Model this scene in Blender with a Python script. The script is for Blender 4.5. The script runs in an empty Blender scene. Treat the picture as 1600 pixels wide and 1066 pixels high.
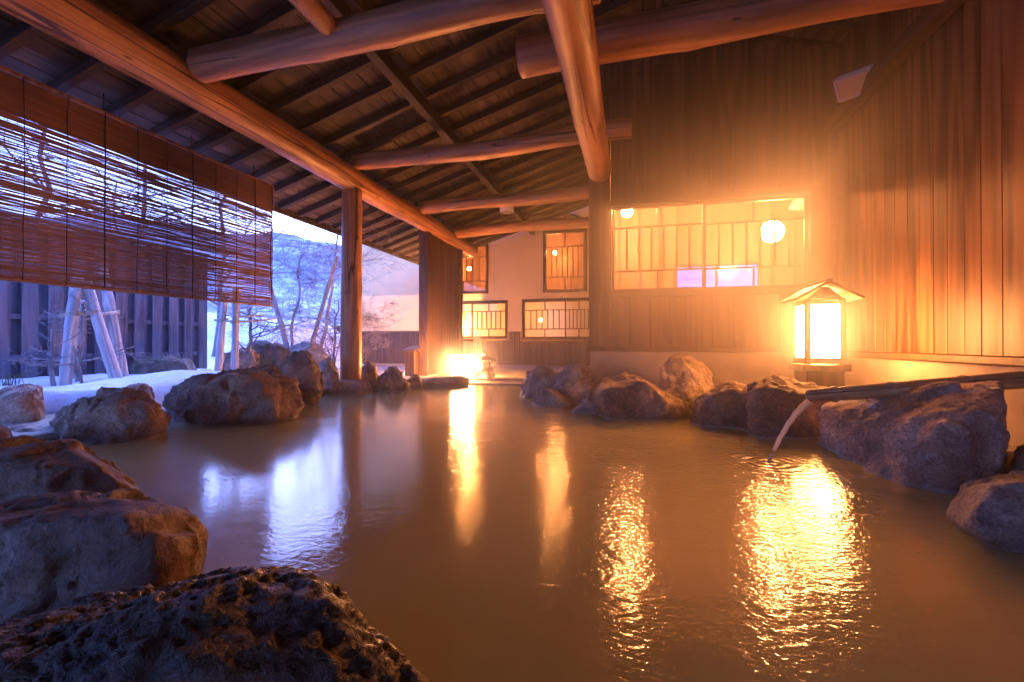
import bpy, bmesh, math, random
import numpy as np
from mathutils import Vector, Matrix, Quaternion, noise as mnoise

random.seed(7)
SC = bpy.context.scene
COL = SC.collection
R = math.radians

# ------------------------------------------------------------------ camera
FPX, CX, HOR = 711.0, 800.0, 537.0          # focal length in pixels of the 1600 px frame, centre column, horizon row
YAW = math.atan(185.0 / FPX)
EYE = Vector((0.0, 0.0, 0.70))
FWD = Vector((-math.sin(YAW), math.cos(YAW), 0.0))
RGT = Vector((math.cos(YAW), math.sin(YAW), 0.0))
cam_d = bpy.data.cameras.new('camera')
cam_d.lens = 16.0
cam_d.sensor_width = 36.0
cam_d.clip_start = 0.03
cam_d.clip_end = 2000.0
cam = bpy.data.objects.new('camera', cam_d)
cam.location = EYE
cam.rotation_euler = (R(90) + math.atan((HOR - 533.0) / FPX), 0.0, YAW)
COL.objects.link(cam)
SC.camera = cam

# ------------------------------------------------------------------ sky and sun
SUN_EL, SUN_ROT = R(30), R(335)
world = bpy.data.worlds.new('World')
SC.world = world
world.use_nodes = True
wn, wl = world.node_tree.nodes, world.node_tree.links
wn.clear()
w_out = wn.new('ShaderNodeOutputWorld')
w_bg = wn.new('ShaderNodeBackground')
w_sky = wn.new('ShaderNodeTexSky')
w_sky.sky_type = 'NISHITA'
w_sky.sun_disc = False
w_sky.sun_elevation = SUN_EL
w_sky.sun_rotation = SUN_ROT
w_sky.air_density = 1.6
w_sky.dust_density = 2.0
w_sky.ozone_density = 3.0
w_mul = wn.new('ShaderNodeMix')
w_mul.data_type = 'RGBA'
w_mul.blend_type = 'MULTIPLY'
w_mul.inputs[0].default_value = 1.0
w_mul.inputs[7].default_value = (0.68, 0.92, 2.75, 1.0)      # the camera's tungsten white balance on daylight
wl.new(w_sky.outputs[0], w_mul.inputs[6])
wl.new(w_mul.outputs[2], w_bg.inputs[0])
w_bg.inputs[1].default_value = 0.085
wl.new(w_bg.outputs[0], w_out.inputs[0])

sun_d = bpy.data.lights.new('sun', 'SUN')
sun_d.energy = 0.35
sun_d.angle = R(25)
sun_d.color = (0.30, 0.36, 1.0)
sun = bpy.data.objects.new('sun', sun_d)
sdir = Vector((math.sin(SUN_ROT) * math.cos(SUN_EL), math.cos(SUN_ROT) * math.cos(SUN_EL), math.sin(SUN_EL)))
sun.rotation_euler = sdir.to_track_quat('Z', 'Y').to_euler()
sun.location = (-6, -6, 12)
COL.objects.link(sun)

vs = SC.view_settings
vs.view_transform = 'Standard'
vs.look = 'None'
vs.exposure = 3.1
vs.gamma = 1.0
vs.use_curve_mapping = False
SC.render.engine = 'CYCLES'
cy = SC.cycles
cy.use_denoising = True
try:
    cy.denoiser = 'OPENIMAGEDENOISE'
except Exception:
    pass
cy.max_bounces = 7
cy.diffuse_bounces = 4
cy.glossy_bounces = 4
cy.transmission_bounces = 4
cy.transparent_max_bounces = 12
cy.volume_bounces = 0
cy.sample_clamp_indirect = 6.0
cy.sample_clamp_direct = 0.0
cy.caustics_refractive = False

# ------------------------------------------------------------------ helpers: placing
def ray(u):
    return FWD + RGT * ((u - CX) / FPX)

def P(u, v, t):
    """The point seen at column u, row v of the photograph at t metres of depth."""
    return EYE + ray(u) * t + Vector((0, 0, (HOR - v) / FPX * t))

def XatY(u, Y):
    d = ray(u)
    return d.x / d.y * Y

def YatX(u, X):
    d = ray(u)
    return d.y / d.x * X

def ZatY(u, v, Y):
    return EYE.z + (HOR - v) / FPX * (Y / ray(u).y)

def ZatX(u, v, X):
    return EYE.z + (HOR - v) / FPX * (X / ray(u).x)

# ------------------------------------------------------------------ helpers: objects
def tag(o, label=None, cat=None, group=None, kind=None):
    if label: o['label'] = label
    if cat: o['category'] = cat
    if group: o['group'] = group
    if kind: o['kind'] = kind
    return o

def thing(name, label, cat, loc=(0, 0, 0), group=None, kind=None):
    o = bpy.data.objects.new(name, None)
    o.empty_display_size = 0.1
    o.location = loc
    COL.objects.link(o)
    return tag(o, label, cat, group, kind)

def link(name, me, mat=None, parent=None, mw=None):
    """Links mesh me as one object with world matrix mw under parent (parents here are never rotated or scaled)."""
    o = bpy.data.objects.new(name, me)
    COL.objects.link(o)
    if mat and not me.materials:
        me.materials.append(mat)
    if mw is None:
        mw = Matrix.Identity(4)
    if parent is not None:
        o.parent = parent
        base = Matrix.Translation(world_loc(parent))
        o.matrix_basis = base.inverted() @ mw if parent.type == 'EMPTY' else world_mat(parent).inverted() @ mw
    else:
        o.matrix_basis = mw
    WM[o.name] = mw
    return o

WM = {}
def world_loc(o):
    return world_mat(o).translation

def world_mat(o):
    if o.name in WM:
        return WM[o.name]
    m = Matrix.Translation(o.location)
    if o.parent is not None:
        m = world_mat(o.parent) @ m
    return m

def from_bm(bm, name, smooth=False):
    me = bpy.data.meshes.new(name)
    bm.to_mesh(me)
    bm.free()
    if smooth:
        me.polygons.foreach_set('use_smooth', [True] * len(me.polygons))
    return me

BOXES = {}
def box_mesh(dx, dy, dz, mat, bev=0.004):
    """A chamfered box, long axis wherever the sizes put it; shared between alike pieces of one material."""
    key = (round(dx, 3), round(dy, 3), round(dz, 3), mat.name, bev)
    if key in BOXES:
        return BOXES[key]
    bm = bmesh.new()
    bmesh.ops.create_cube(bm, size=1.0)
    bmesh.ops.scale(bm, vec=(dx, dy, dz), verts=bm.verts)
    if bev:
        b = min(bev, 0.3 * min(dx, dy, dz))
        bmesh.ops.bevel(bm, geom=list(bm.edges), offset=b, segments=1, profile=0.5, affect='EDGES')
    me = from_bm(bm, 'box')
    me.materials.append(mat)
    BOXES[key] = me
    return me

def bar(name, a, b, w, d, mat, parent=None, up=(0, 0, 1), bev=0.004):
    """A squared timber from a to b (its grain axis is local Z), w wide along 'side', d deep along 'up'."""
    a, b = Vector(a), Vector(b)
    z = (b - a)
    L = z.length
    z = z.normalized()
    up = Vector(up)
    x = up.cross(z)
    if x.length < 1e-4:
        x = Vector((1, 0, 0))
    x.normalize()
    y = z.cross(x)
    m = Matrix.Identity(4)
    for i in range(3):
        m[i][0], m[i][1], m[i][2] = x[i], y[i], z[i]
    m.translation = (a + b) / 2
    return link(name, box_mesh(w, d, L, mat, bev), mat, parent, m)

def blk(name, lo, hi, mat, parent=None, bev=0.004):
    lo, hi = Vector(lo), Vector(hi)
    s = hi - lo
    return link(name, box_mesh(s.x, s.y, s.z, mat, bev), mat, parent, Matrix.Translation((lo + hi) / 2))

def log_mesh(L, r0, r1, seed, seg=40, rings=48, wob=0.02, knots=7, butt=0.0):
    """A peeled log along Z from 0 to L: tapered, slightly crooked, swollen at the knots, with chamfered ends."""
    rnd = random.Random(seed)
    kn = [(rnd.uniform(0.05, 0.95) * L, rnd.uniform(0, 6.283), rnd.uniform(0.05, 0.11)) for _ in range(knots)]
    bm = bmesh.new()
    rows = []
    zs = [0.0] + [0.012 + (L - 0.024) * i / (rings - 1) for i in range(rings)] + [L]
    for j, z in enumerate(zs):
        f = z / L
        r = r0 + (r1 - r0) * f
        if butt and f > 0.8:
            r *= 1 - butt * ((f - 0.8) / 0.2) ** 2
        if j in (0, len(zs) - 1):
            r -= 0.012
        cx = wob * mnoise.noise(Vector((seed * 3.1, z * 0.55, 0.0)))
        cyy = wob * mnoise.noise(Vector((seed * 3.1, z * 0.55, 7.0)))
        row = []
        for i in range(seg):
            an = 2 * math.pi * i / seg
            rr = r * (1 + 0.035 * mnoise.noise(Vector((math.cos(an) * 1.2 + seed, math.sin(an) * 1.2, z * 0.9)))
                      + 0.012 * mnoise.noise(Vector((math.cos(an) * 5 + seed, math.sin(an) * 5, z * 2.0))))
            for kz, ka, ks in kn:
                da = math.atan2(math.sin(an - ka), math.cos(an - ka)) * r
                q = (da * da + (z - kz) ** 2) / (ks * ks)
                if q < 6:
                    rr += 0.10 * ks * math.exp(-q * 1.2)
            row.append(bm.verts.new((cx + rr * math.cos(an), cyy + rr * math.sin(an), z)))
        rows.append(row)
    for j in range(len(rows) - 1):
        for i in range(seg):
            k = (i + 1) % seg
            bm.faces.new((rows[j][i], rows[j][k], rows[j + 1][k], rows[j + 1][i]))
    bm.faces.new(list(reversed(rows[0])))
    bm.faces.new(rows[-1])
    me = from_bm(bm, 'log', True)
    return me

def axis_matrix(a, b, twist=0.0):
    a, b = Vector(a), Vector(b)
    q = (b - a).to_track_quat('Z', 'Y')
    return Matrix.Translation(a) @ q.to_matrix().to_4x4() @ Matrix.Rotation(twist, 4, 'Z')

def log(name, a, b, r0, r1, mat, seed, label=None, cat=None, group=None, parent=None, **kw):
    L = (Vector(b) - Vector(a)).length
    o = link(name, log_mesh(L, r0, r1, seed, **kw), mat, parent, axis_matrix(a, b, seed * 1.3))
    if label:
        tag(o, label, cat, group)
    return o

def tube_into(bm, pts, rads, seg=6):
    """A tapered tube along pts, added to bm."""
    prev = None
    n = len(pts)
    for j in range(n):
        p = Vector(pts[j])
        d = (Vector(pts[min(j + 1, n - 1)]) - Vector(pts[max(j - 1, 0)])).normalized()
        ref = Vector((0, 0, 1)) if abs(d.z) < 0.9 else Vector((1, 0, 0))
        x = ref.cross(d).normalized()
        y = d.cross(x)
        row = [bm.verts.new(p + (x * math.cos(2 * math.pi * i / seg) + y * math.sin(2 * math.pi * i / seg)) * rads[j]) for i in range(seg)]
        if prev:
            for i in range(seg):
                k = (i + 1) % seg
                bm.faces.new((prev[i], prev[k], row[k], row[i]))
        else:
            bm.faces.new(list(reversed(row)))
        prev = row
    bm.faces.new(prev)

def tube(name, pts, rads, mat, parent=None, seg=10):
    bm = bmesh.new()
    if isinstance(rads, (int, float)):
        rads = [rads] * len(pts)
    tube_into(bm, pts, rads, seg)
    return link(name, from_bm(bm, name, True), mat, parent)

# ------------------------------------------------------------------ materials
class Mat:
    def __init__(s, name):
        s.m = bpy.data.materials.new(name)
        s.m.use_nodes = True
        s.nt = s.m.node_tree
        s.n, s.l = s.nt.nodes, s.nt.links
        s.n.clear()
        s.out = s.n.new('ShaderNodeOutputMaterial')
    def node(s, t, **kw):
        nd = s.n.new(t)
        for k, v in kw.items():
            setattr(nd, k, v)
        return nd
    def inp(s, nd, k, v):
        if hasattr(v, 'is_linked') and hasattr(v, 'node'):
            s.l.new(v, nd.inputs[k])
        else:
            if isinstance(v, tuple) and len(v) == 3 and nd.inputs[k].type == 'RGBA':
                v = (*v, 1.0)
            nd.inputs[k].default_value = v
        return nd
    def coord(s, which='Object'):
        return s.node('ShaderNodeTexCoord').outputs[which]
    def pos(s):
        return s.node('ShaderNodeNewGeometry').outputs['Position']
    def mapping(s, vec, scale=(1, 1, 1), loc=(0, 0, 0)):
        nd = s.node('ShaderNodeMapping')
        s.inp(nd, 'Vector', vec)
        s.inp(nd, 'Scale', scale)
        s.inp(nd, 'Location', loc)
        return nd.outputs[0]
    def noise(s, vec, scale, detail=4.0, rough=0.55, dist=0.0, out='Fac'):
        nd = s.node('ShaderNodeTexNoise')
        s.inp(nd, 'Vector', vec)
        s.inp(nd, 'Scale', scale); s.inp(nd, 'Detail', detail); s.inp(nd, 'Roughness', rough); s.inp(nd, 'Distortion', dist)
        return nd.outputs[out]
    def voronoi(s, vec, scale, feature='F1', out='Distance', rnd=1.0):
        nd = s.node('ShaderNodeTexVoronoi', feature=feature)
        s.inp(nd, 'Vector', vec); s.inp(nd, 'Scale', scale); s.inp(nd, 'Randomness', rnd)
        return nd.outputs[out]
    def ramp(s, fac, stops):
        nd = s.node('ShaderNodeValToRGB')
        s.inp(nd, 'Fac', fac)
        e = nd.color_ramp.elements
        while len(e) < len(stops):
            e.new(0.5)
        for i, (p, c) in enumerate(stops):
            e[i].position = p
            if not isinstance(c, tuple):
                c = (c, c, c)
            e[i].color = (*c, 1.0)
        return nd.outputs['Color']
    def math(s, op, a, b=0.0, clamp=False):
        nd = s.node('ShaderNodeMath', operation=op, use_clamp=clamp)
        s.inp(nd, 0, a); s.inp(nd, 1, b)
        return nd.outputs[0]
    def mix(s, fac, a, b, mode='MIX'):
        nd = s.node('ShaderNodeMix', data_type='RGBA', blend_type=mode)
        s.inp(nd, 0, fac); s.inp(nd, 6, a); s.inp(nd, 7, b)
        return nd.outputs[2]
    def sep(s, vec):
        nd = s.node('ShaderNodeSeparateXYZ')
        s.inp(nd, 0, vec)
        return nd.outputs
    def bump(s, h, strength=0.3, dist=0.01, normal=None):
        nd = s.node('ShaderNodeBump')
        s.inp(nd, 'Height', h); s.inp(nd, 'Strength', strength); s.inp(nd, 'Distance', dist)
        if normal is not None:
            s.inp(nd, 'Normal', normal)
        return nd.outputs[0]
    def random(s):
        return s.node('ShaderNodeObjectInfo').outputs['Random']
    def principled(s, color, rough=0.6, spec=0.4, normal=None, **kw):
        nd = s.node('ShaderNodeBsdfPrincipled')
        s.inp(nd, 'Base Color', color)
        s.inp(nd, 'Roughness', rough)
        s.inp(nd, 'Specular IOR Level', spec)
        if normal is not None:
            s.inp(nd, 'Normal', normal)
        for k, v in kw.items():
            s.inp(nd, k.replace('_', ' '), v)
        s.l.new(nd.outputs[0], s.out.inputs['Surface'])
        return nd
    def done(s):
        return s.m

def wood(name, dark, light, rough=0.55, spec=0.35, grain=1.0, knots=0.5, vary=0.35, bump=0.35, cracks=False, weather=None, figure=0.22):
    M = Mat(name)
    co = M.coord()
    rn = M.random()
    off = M.node('ShaderNodeCombineXYZ')
    for i in range(3):
        M.inp(off, i, M.math('MULTIPLY', rn, (37.0, 53.0, 71.0)[i]))
    ad = M.node('ShaderNodeVectorMath', operation='ADD')
    M.inp(ad, 0, co); M.inp(ad, 1, off.outputs[0])
    v = ad.outputs[0]
    g1 = M.noise(M.mapping(v, (13 * grain, 13 * grain, 0.8 * grain)), 1.0, 5, 0.6, 0.8)
    g2 = M.noise(M.mapping(v, (70 * grain, 70 * grain, 2.2 * grain)), 1.0, 3, 0.6, 0.2)
    # growth figure: contour lines of a slow noise, as sawn rings show
    gn_ = M.noise(M.mapping(v, (3.4 * grain, 3.4 * grain, 0.24 * grain)), 1.0, 2, 0.45, 0.15)
    ring = M.math('MULTIPLY', M.math('ADD', M.math('SINE', M.math('MULTIPLY', gn_, 58.0)), 1.0), 0.5)
    fac = M.math('ADD', M.math('MULTIPLY', g1, 0.62), M.math('ADD', M.math('MULTIPLY', g2, 0.14), M.math('MULTIPLY', ring, figure)))
    col = M.ramp(fac, [(0.24 + figure * 0.35, dark), (0.52 + figure * 0.6, light)])
    if knots:
        kd = M.voronoi(M.mapping(v, (3.2, 3.2, 0.95)), 1.0)
        kf = M.ramp(kd, [(0.03, knots), (0.14, 0.0)])
        col = M.mix(kf, col, tuple(c * 0.32 for c in dark))
    br = M.math('ADD', M.math('MULTIPLY', rn, vary), 1.0 - vary / 2)
    bc = M.node('ShaderNodeCombineColor')
    for i in range(3):
        M.inp(bc, i, br)
    col = M.mix(1.0, col, bc.outputs[0], 'MULTIPLY')
    if weather:
        wz = M.ramp(M.noise(M.mapping(v, (5, 5, 0.7)), 1.0, 4, 0.6), [(0.45, 0.0), (0.7, 0.75)])
        col = M.mix(wz, col, weather)
    h = M.math('ADD', M.math('MULTIPLY', g2, 0.5), M.math('MULTIPLY', g1, 0.5))
    if cracks:
        cn = M.noise(M.mapping(v, (4.5, 4.5, 0.16)), 1.0, 2, 0.5, 0.2)
        cf = M.ramp(M.math('ABSOLUTE', M.math('SUBTRACT', cn, 0.5)), [(0.004, 1.0), (0.014, 0.0)])
        gate = M.ramp(M.noise(M.mapping(v, (2, 2, 0.5), (5, 5, 5)), 1.0, 1), [(0.47, 0.0), (0.53, 0.9)])
        cf = M.mix(1.0, cf, gate, 'MULTIPLY')
        k2 = M.ramp(M.voronoi(M.mapping(v, (6.5, 6.5, 2.4)), 1.0), [(0.05, 0.85), (0.12, 0.0)])
        col = M.mix(k2, col, tuple(c * 0.25 for c in dark))
        stain = M.ramp(M.noise(M.mapping(v, (1.8, 1.8, 0.7)), 1.0, 4, 0.6), [(0.35, 0.72), (0.65, 1.15)])
        col = M.mix(1.0, col, stain, 'MULTIPLY')
        col = M.mix(cf, col, tuple(c * 0.18 for c in dark))
        bwc = M.node('ShaderNodeRGBToBW'); M.inp(bwc, 0, cf)
        h = M.math('SUBTRACT', h, bwc.outputs[0])
    rr = M.math('ADD', M.math('MULTIPLY', g1, 0.25), rough - 0.12)
    M.principled(col, rr, spec, M.bump(h, bump, 0.006))
    return M.done()

def rock_mat(name, dark, mid, light, moss=0.0, bump=0.6, lichen=0.0, pits=0.0, rough=0.8, rust=0.0):
    M = Mat(name)
    co = M.coord()
    n1 = M.noise(co, 3.2, 8, 0.62, 0.3)
    n2 = M.noise(co, 17, 6, 0.65)
    n3 = M.noise(co, 75, 4, 0.7)
    n4 = M.noise(co, 210, 3, 0.7)
    col = M.ramp(M.math('ADD', M.math('MULTIPLY', n1, 0.6), M.math('MULTIPLY', n2, 0.4)), [(0.33, dark), (0.5, mid), (0.68, light)])
    sp = M.ramp(M.math('ADD', M.math('MULTIPLY', n3, 0.65), M.math('MULTIPLY', n4, 0.35)), [(0.36, 0.42), (0.62, 1.4)])
    col = M.mix(1.0, col, sp, 'MULTIPLY')
    if rust:
        rf = M.ramp(M.noise(co, 2.3, 5, 0.6, 0.5), [(0.48, 0.0), (0.66, rust)])
        col = M.mix(rf, col, (0.16, 0.065, 0.018))
    if lichen:
        lf = M.ramp(M.noise(M.mapping(co, (1, 1, 1), (3.3, 1.2, 5.1)), 3.1, 8, 0.66), [(0.545, 0.0), (0.60, lichen)])
        col = M.mix(lf, col, (0.62, 0.62, 0.60))
    if moss:
        nz = M.sep(M.node('ShaderNodeNewGeometry').outputs['Normal'])[2]
        mf = M.math('MULTIPLY', M.ramp(M.noise(co, 7, 6, 0.7), [(0.44, 0.0), (0.6, 1.0)]), M.ramp(nz, [(0.05, 0.0), (0.6, moss)]))
        col = M.mix(mf, col, (0.075, 0.072, 0.018))
    # cracks: the borders of warped cells, opened only here and there
    wc = M.node('ShaderNodeVectorMath', operation='ADD'); M.inp(wc, 0, co)
    M.inp(wc, 1, M.mapping(M.noise(co, 3.0, 3, 0.6, out='Color'), (0.25, 0.25, 0.25)))
    ce = M.voronoi(wc.outputs[0], 4.6, 'DISTANCE_TO_EDGE')
    ck = M.math('MULTIPLY', M.ramp(ce, [(0.0, 1.0), (0.012, 0.0)]), M.ramp(M.noise(co, 2.1, 3, 0.6), [(0.52, 0.0), (0.66, 0.4)]))
    col = M.mix(ck, col, tuple(c * 0.3 for c in dark))
    big = M.ramp(M.noise(co, 1.4, 4, 0.6), [(0.34, 0.6), (0.66, 1.35)])
    col = M.mix(1.0, col, big, 'MULTIPLY')
    # wet skin and a thin pale mineral line where the hot water stands
    z = M.sep(M.pos())[2]
    zz = M.math('ADD', z, M.math('MULTIPLY', M.math('SUBTRACT', n2, 0.5), 0.05))
    wet = M.ramp(zz, [(0.0, 1.0), (0.09, 0.0)])
    col = M.mix(M.math('MULTIPLY', wet, 0.55), col, tuple(c * 0.45 for c in dark))
    line = M.ramp(M.math('ABSOLUTE', M.math('SUBTRACT', zz, 0.006)), [(0.0, 0.8), (0.014, 0.0)])
    col = M.mix(line, col, (0.42, 0.36, 0.28))
    h = M.math('ADD', M.math('MULTIPLY', n1, 0.5), M.math('ADD', M.math('MULTIPLY', n2, 0.36), M.math('MULTIPLY', n3, 0.16)))
    h = M.math('SUBTRACT', h, M.math('MULTIPLY', ck, 0.25))
    if pits:
        pv = M.voronoi(M.mapping(co, (1, 1, 1)), 34.0)
        pf = M.ramp(pv, [(0.0, 0.0), (0.42, 1.0)])
        bwp = M.node('ShaderNodeRGBToBW'); M.inp(bwp, 0, pf)
        h = M.math('ADD', h, M.math('MULTIPLY', bwp.outputs[0], pits))
    rg = M.mix(wet, (rough, rough, rough), (0.3, 0.3, 0.3))
    bw = M.node('ShaderNodeRGBToBW'); M.inp(bw, 0, rg)
    M.principled(col, bw.outputs[0], 0.45, M.bump(M.math('ADD', n3, M.math('MULTIPLY', n4, 0.5)), 0.55, 0.007, M.bump(h, min(1.0, bump * 1.35), 0.05)))
    return M.done()

def plain(name, color, rough=0.6, spec=0.4, vary=0.15, scale=6.0, bump=0.1, metallic=0.0):
    M = Mat(name)
    n = M.noise(M.coord(), scale, 6, 0.6)
    col = M.ramp(n, [(0.3, tuple(c * (1 - vary) for c in color)), (0.7, tuple(min(1.0, c * (1 + vary)) for c in color))])
    n2 = M.noise(M.coord(), scale * 12, 4, 0.6)
    M.principled(col, rough, spec, M.bump(n2, bump, 0.004), Metallic=metallic)
    return M.done()

def emit(name, color, strength):
    M = Mat(name)
    e = M.node('ShaderNodeEmission')
    M.inp(e, 'Color', color); M.inp(e, 'Strength', strength)
    M.l.new(e.outputs[0], M.out.inputs[0])
    return M.done()

def glass(name, tint=(0.96, 0.95, 0.93), frost=0.0, rough=0.02, ior=1.5, body=(0.8, 0.8, 0.8)):
    """A thin pane: a mirror-like sheen over a clear or partly frosted sheet."""
    M = Mat(name)
    fr = M.node('ShaderNodeFresnel'); M.inp(fr, 'IOR', ior)
    tr = M.node('ShaderNodeBsdfTransparent'); M.inp(tr, 'Color', tint)
    gl = M.node('ShaderNodeBsdfGlossy'); M.inp(gl, 'Color', (1.0, 1.0, 1.0)); M.inp(gl, 'Roughness', rough)
    base = tr.outputs[0]
    if frost:
        tl = M.node('ShaderNodeBsdfTranslucent'); M.inp(tl, 'Color', body)
        mx = M.node('ShaderNodeMixShader'); M.inp(mx, 0, frost)
        M.l.new(base, mx.inputs[1]); M.l.new(tl.outputs[0], mx.inputs[2])
        base = mx.outputs[0]
    m2 = M.node('ShaderNodeMixShader')
    M.l.new(fr.outputs[0], m2.inputs[0]); M.l.new(base, m2.inputs[1]); M.l.new(gl.outputs[0], m2.inputs[2])
    M.l.new(m2.outputs[0], M.out.inputs[0])
    return M.done()

LOGW = wood('log_wood', (0.32, 0.12, 0.04), (0.74, 0.35, 0.14), rough=0.46, spec=0.5, grain=0.8, knots=0.7, vary=0.12, bump=0.22, cracks=True, figure=0.13)
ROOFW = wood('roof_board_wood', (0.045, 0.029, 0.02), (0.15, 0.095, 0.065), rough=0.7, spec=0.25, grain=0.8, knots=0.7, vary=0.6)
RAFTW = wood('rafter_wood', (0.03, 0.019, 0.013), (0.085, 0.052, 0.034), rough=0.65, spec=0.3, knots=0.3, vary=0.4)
WALLW = wood('cedar_wall_board', (0.07, 0.026, 0.010), (0.27, 0.12, 0.046), rough=0.5, spec=0.4, grain=0.7, knots=0.95, vary=0.28, bump=0.4, figure=0.3)
MIDW = wood('bathhouse_wall_board', (0.075, 0.032, 0.014), (0.19, 0.09, 0.04), rough=0.55, spec=0.35, grain=0.8, knots=0.7, vary=0.25)
DARKW = wood('dark_stained_wood', (0.05, 0.026, 0.016), (0.12, 0.062, 0.038), rough=0.55, spec=0.35, knots=0.4, vary=0.35)
FRAMEW = wood('window_frame_wood', (0.026, 0.012, 0.007), (0.06, 0.03, 0.016), rough=0.5, spec=0.4, knots=0.0, vary=0.2)
FENCEW = wood('weathered_fence_wood', (0.075, 0.07, 0.08), (0.175, 0.165, 0.18), rough=0.75, spec=0.2, knots=0.7, vary=0.3, weather=(0.20, 0.195, 0.21))
POLEW = wood('barked_pole_wood', (0.34, 0.31, 0.29), (0.68, 0.63, 0.60), rough=0.8, spec=0.2, grain=1.4, knots=0.9, vary=0.2, bump=0.5)
BLINDW = wood('blind_reed', (0.17, 0.06, 0.025), (0.42, 0.18, 0.07), rough=0.55, spec=0.3, grain=1.0, knots=0.0, vary=0.2)
BAMBOO = wood('aged_bamboo', (0.34, 0.225, 0.11), (0.66, 0.48, 0.27), rough=0.55, spec=0.25, grain=1.6, knots=0.25, vary=0.1, bump=0.25, cracks=True)
LANTW = wood('lantern_wood', (0.10, 0.045, 0.018), (0.22, 0.105, 0.045), rough=0.5, spec=0.4, knots=0.2, vary=0.2)
INNERW = wood('inner_room_panel', (0.10, 0.055, 0.032), (0.17, 0.10, 0.06), rough=0.5, spec=0.3, grain=0.6, knots=0.4, vary=0.2)
BARK = wood('bare_tree_bark', (0.15, 0.13, 0.125), (0.38, 0.35, 0.34), rough=0.85, spec=0.15, grain=2.0, knots=0.3, vary=0.3, bump=0.6)
PLASTER = plain('cream_plaster', (0.72, 0.51, 0.25), 0.85, 0.2, 0.06, 3.0, 0.2)
CONC = plain('pale_concrete', (0.34, 0.27, 0.20), 0.8, 0.25, 0.18, 4.0, 0.3)
CURB = plain('curb_stone', (0.33, 0.27, 0.21), 0.6, 0.4, 0.3, 9.0, 0.5)
PAVE = plain('paving_stone', (0.40, 0.34, 0.27), 0.7, 0.3, 0.25, 5.0, 0.4)
GRANITE = plain('lantern_granite', (0.52, 0.46, 0.39), 0.8, 0.25, 0.3, 30.0, 0.5)
WHITEP = plain('white_enamel', (0.72, 0.70, 0.66), 0.35, 0.5, 0.04, 5.0, 0.02)
DARKCORD = plain('dark_cord', (0.03, 0.022, 0.02), 0.9, 0.1, 0.2, 40, 0.1)
STRAW = plain('straw_rope', (0.50, 0.44, 0.34), 0.9, 0.1, 0.3, 60, 0.6)
STEEL = plain('galvanised_steel', (0.42, 0.44, 0.47), 0.4, 0.5, 0.1, 8, 0.05, 0.7)
EARTH = plain('wet_earth', (0.085, 0.07, 0.055), 0.9, 0.2, 0.4, 3.0, 0.8)
TILE = plain('dark_roof_metal', (0.07, 0.06, 0.055), 0.5, 0.4, 0.2, 5.0, 0.1)
ROCK_BROWN = rock_mat('brown_andesite', (0.117, 0.075, 0.053), (0.265, 0.174, 0.117), (0.497, 0.346, 0.238), moss=0.25)
ROCK_RED = rock_mat('reddish_rock', (0.165, 0.092, 0.058), (0.380, 0.222, 0.147), (0.571, 0.369, 0.259), moss=0.15)
ROCK_GREY = rock_mat('grey_andesite', (0.161, 0.133, 0.108), (0.352, 0.280, 0.218), (0.608, 0.497, 0.390), lichen=0.15)
ROCK_PALE = rock_mat('pale_rock', (0.202, 0.141, 0.090), (0.404, 0.294, 0.193), (0.616, 0.468, 0.313), bump=0.8)
ROCK_FRONT = rock_mat('smooth_front_rock', (0.089, 0.066, 0.052), (0.208, 0.151, 0.113), (0.371, 0.272, 0.201), moss=0.2, bump=0.45, rust=0.7, rough=0.6)
ROCK_LAVA = rock_mat('pitted_lava_rock', (0.033, 0.024, 0.020), (0.094, 0.068, 0.055), (0.264, 0.198, 0.165), moss=0.6, bump=1.0, rust=0.8, rough=0.42)
ROCK_BLOCK = rock_mat('lichened_block', (0.232, 0.167, 0.117), (0.493, 0.361, 0.261), (0.811, 0.622, 0.452), lichen=0.9, bump=0.6)
ROCK_MOSS = rock_mat('mossy_garden_rock', (0.068, 0.054, 0.042), (0.144, 0.116, 0.092), (0.254, 0.210, 0.169), moss=1.0, lichen=0.2)
GLASS = glass('window_glass', ior=1.6)
FROST = glass('frosted_glass', (0.95, 0.93, 0.9), 0.55, 0.12, 1.6)
WARM = (1.0, 0.44, 0.115)
WARMW = (1.0, 0.34, 0.085)

# ------------------------------------------------------------------ ground, pool floor, snow, hills
def axis_coords(lo, hi, step, far, grow=1.28):
    out = list(np.arange(lo, hi + 1e-6, step))
    d, x = step, hi
    while x < far:
        d *= grow; x += d; out.append(x)
    d, x = step, lo
    pre = []
    while x > -far:
        d *= grow; x -= d; pre.append(x)
    return list(reversed(pre)) + out

def grid(name, xs, ys, fz, mat, kind, smooth=True):
    verts = [(x, y, fz(x, y)) for y in ys for x in xs]
    nx = len(xs)
    faces = [(j * nx + i, j * nx + i + 1, (j + 1) * nx + i + 1, (j + 1) * nx + i) for j in range(len(ys) - 1) for i in range(nx - 1)]
    me = bpy.data.meshes.new(name)
    me.from_pydata(verts, [], faces)
    if smooth:
        me.polygons.foreach_set('use_smooth', [True] * len(me.polygons))
    o = link(name, me, mat)
    o['kind'] = kind
    return o

def smooth01(x):
    x = max(0.0, min(1.0, x))
    return x * x * (3 - 2 * x)

def pool_inside(x, y):
    """Signed distance-like: > 0 inside the pool."""
    d = min(x + 3.95, 1.62 - x, 7.38 - y, y + 1.2)
    if x > -0.55:                                     # the bathhouse corner stands in the pool's outline
        d = min(d, 5.25 - y - 0.35 * max(0.0, x - 0.2))
    return d

def f_ground(x, y):
    base = 0.05 + 0.02 * mnoise.noise(Vector((x * 0.8, y * 0.8, 0)))
    s = smooth01((pool_inside(x, y) + 0.12) / 0.35)
    z = base * (1 - s) + (-0.55 + 0.03 * mnoise.noise(Vector((x * 2, y * 2, 3)))) * s
    return z

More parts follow.
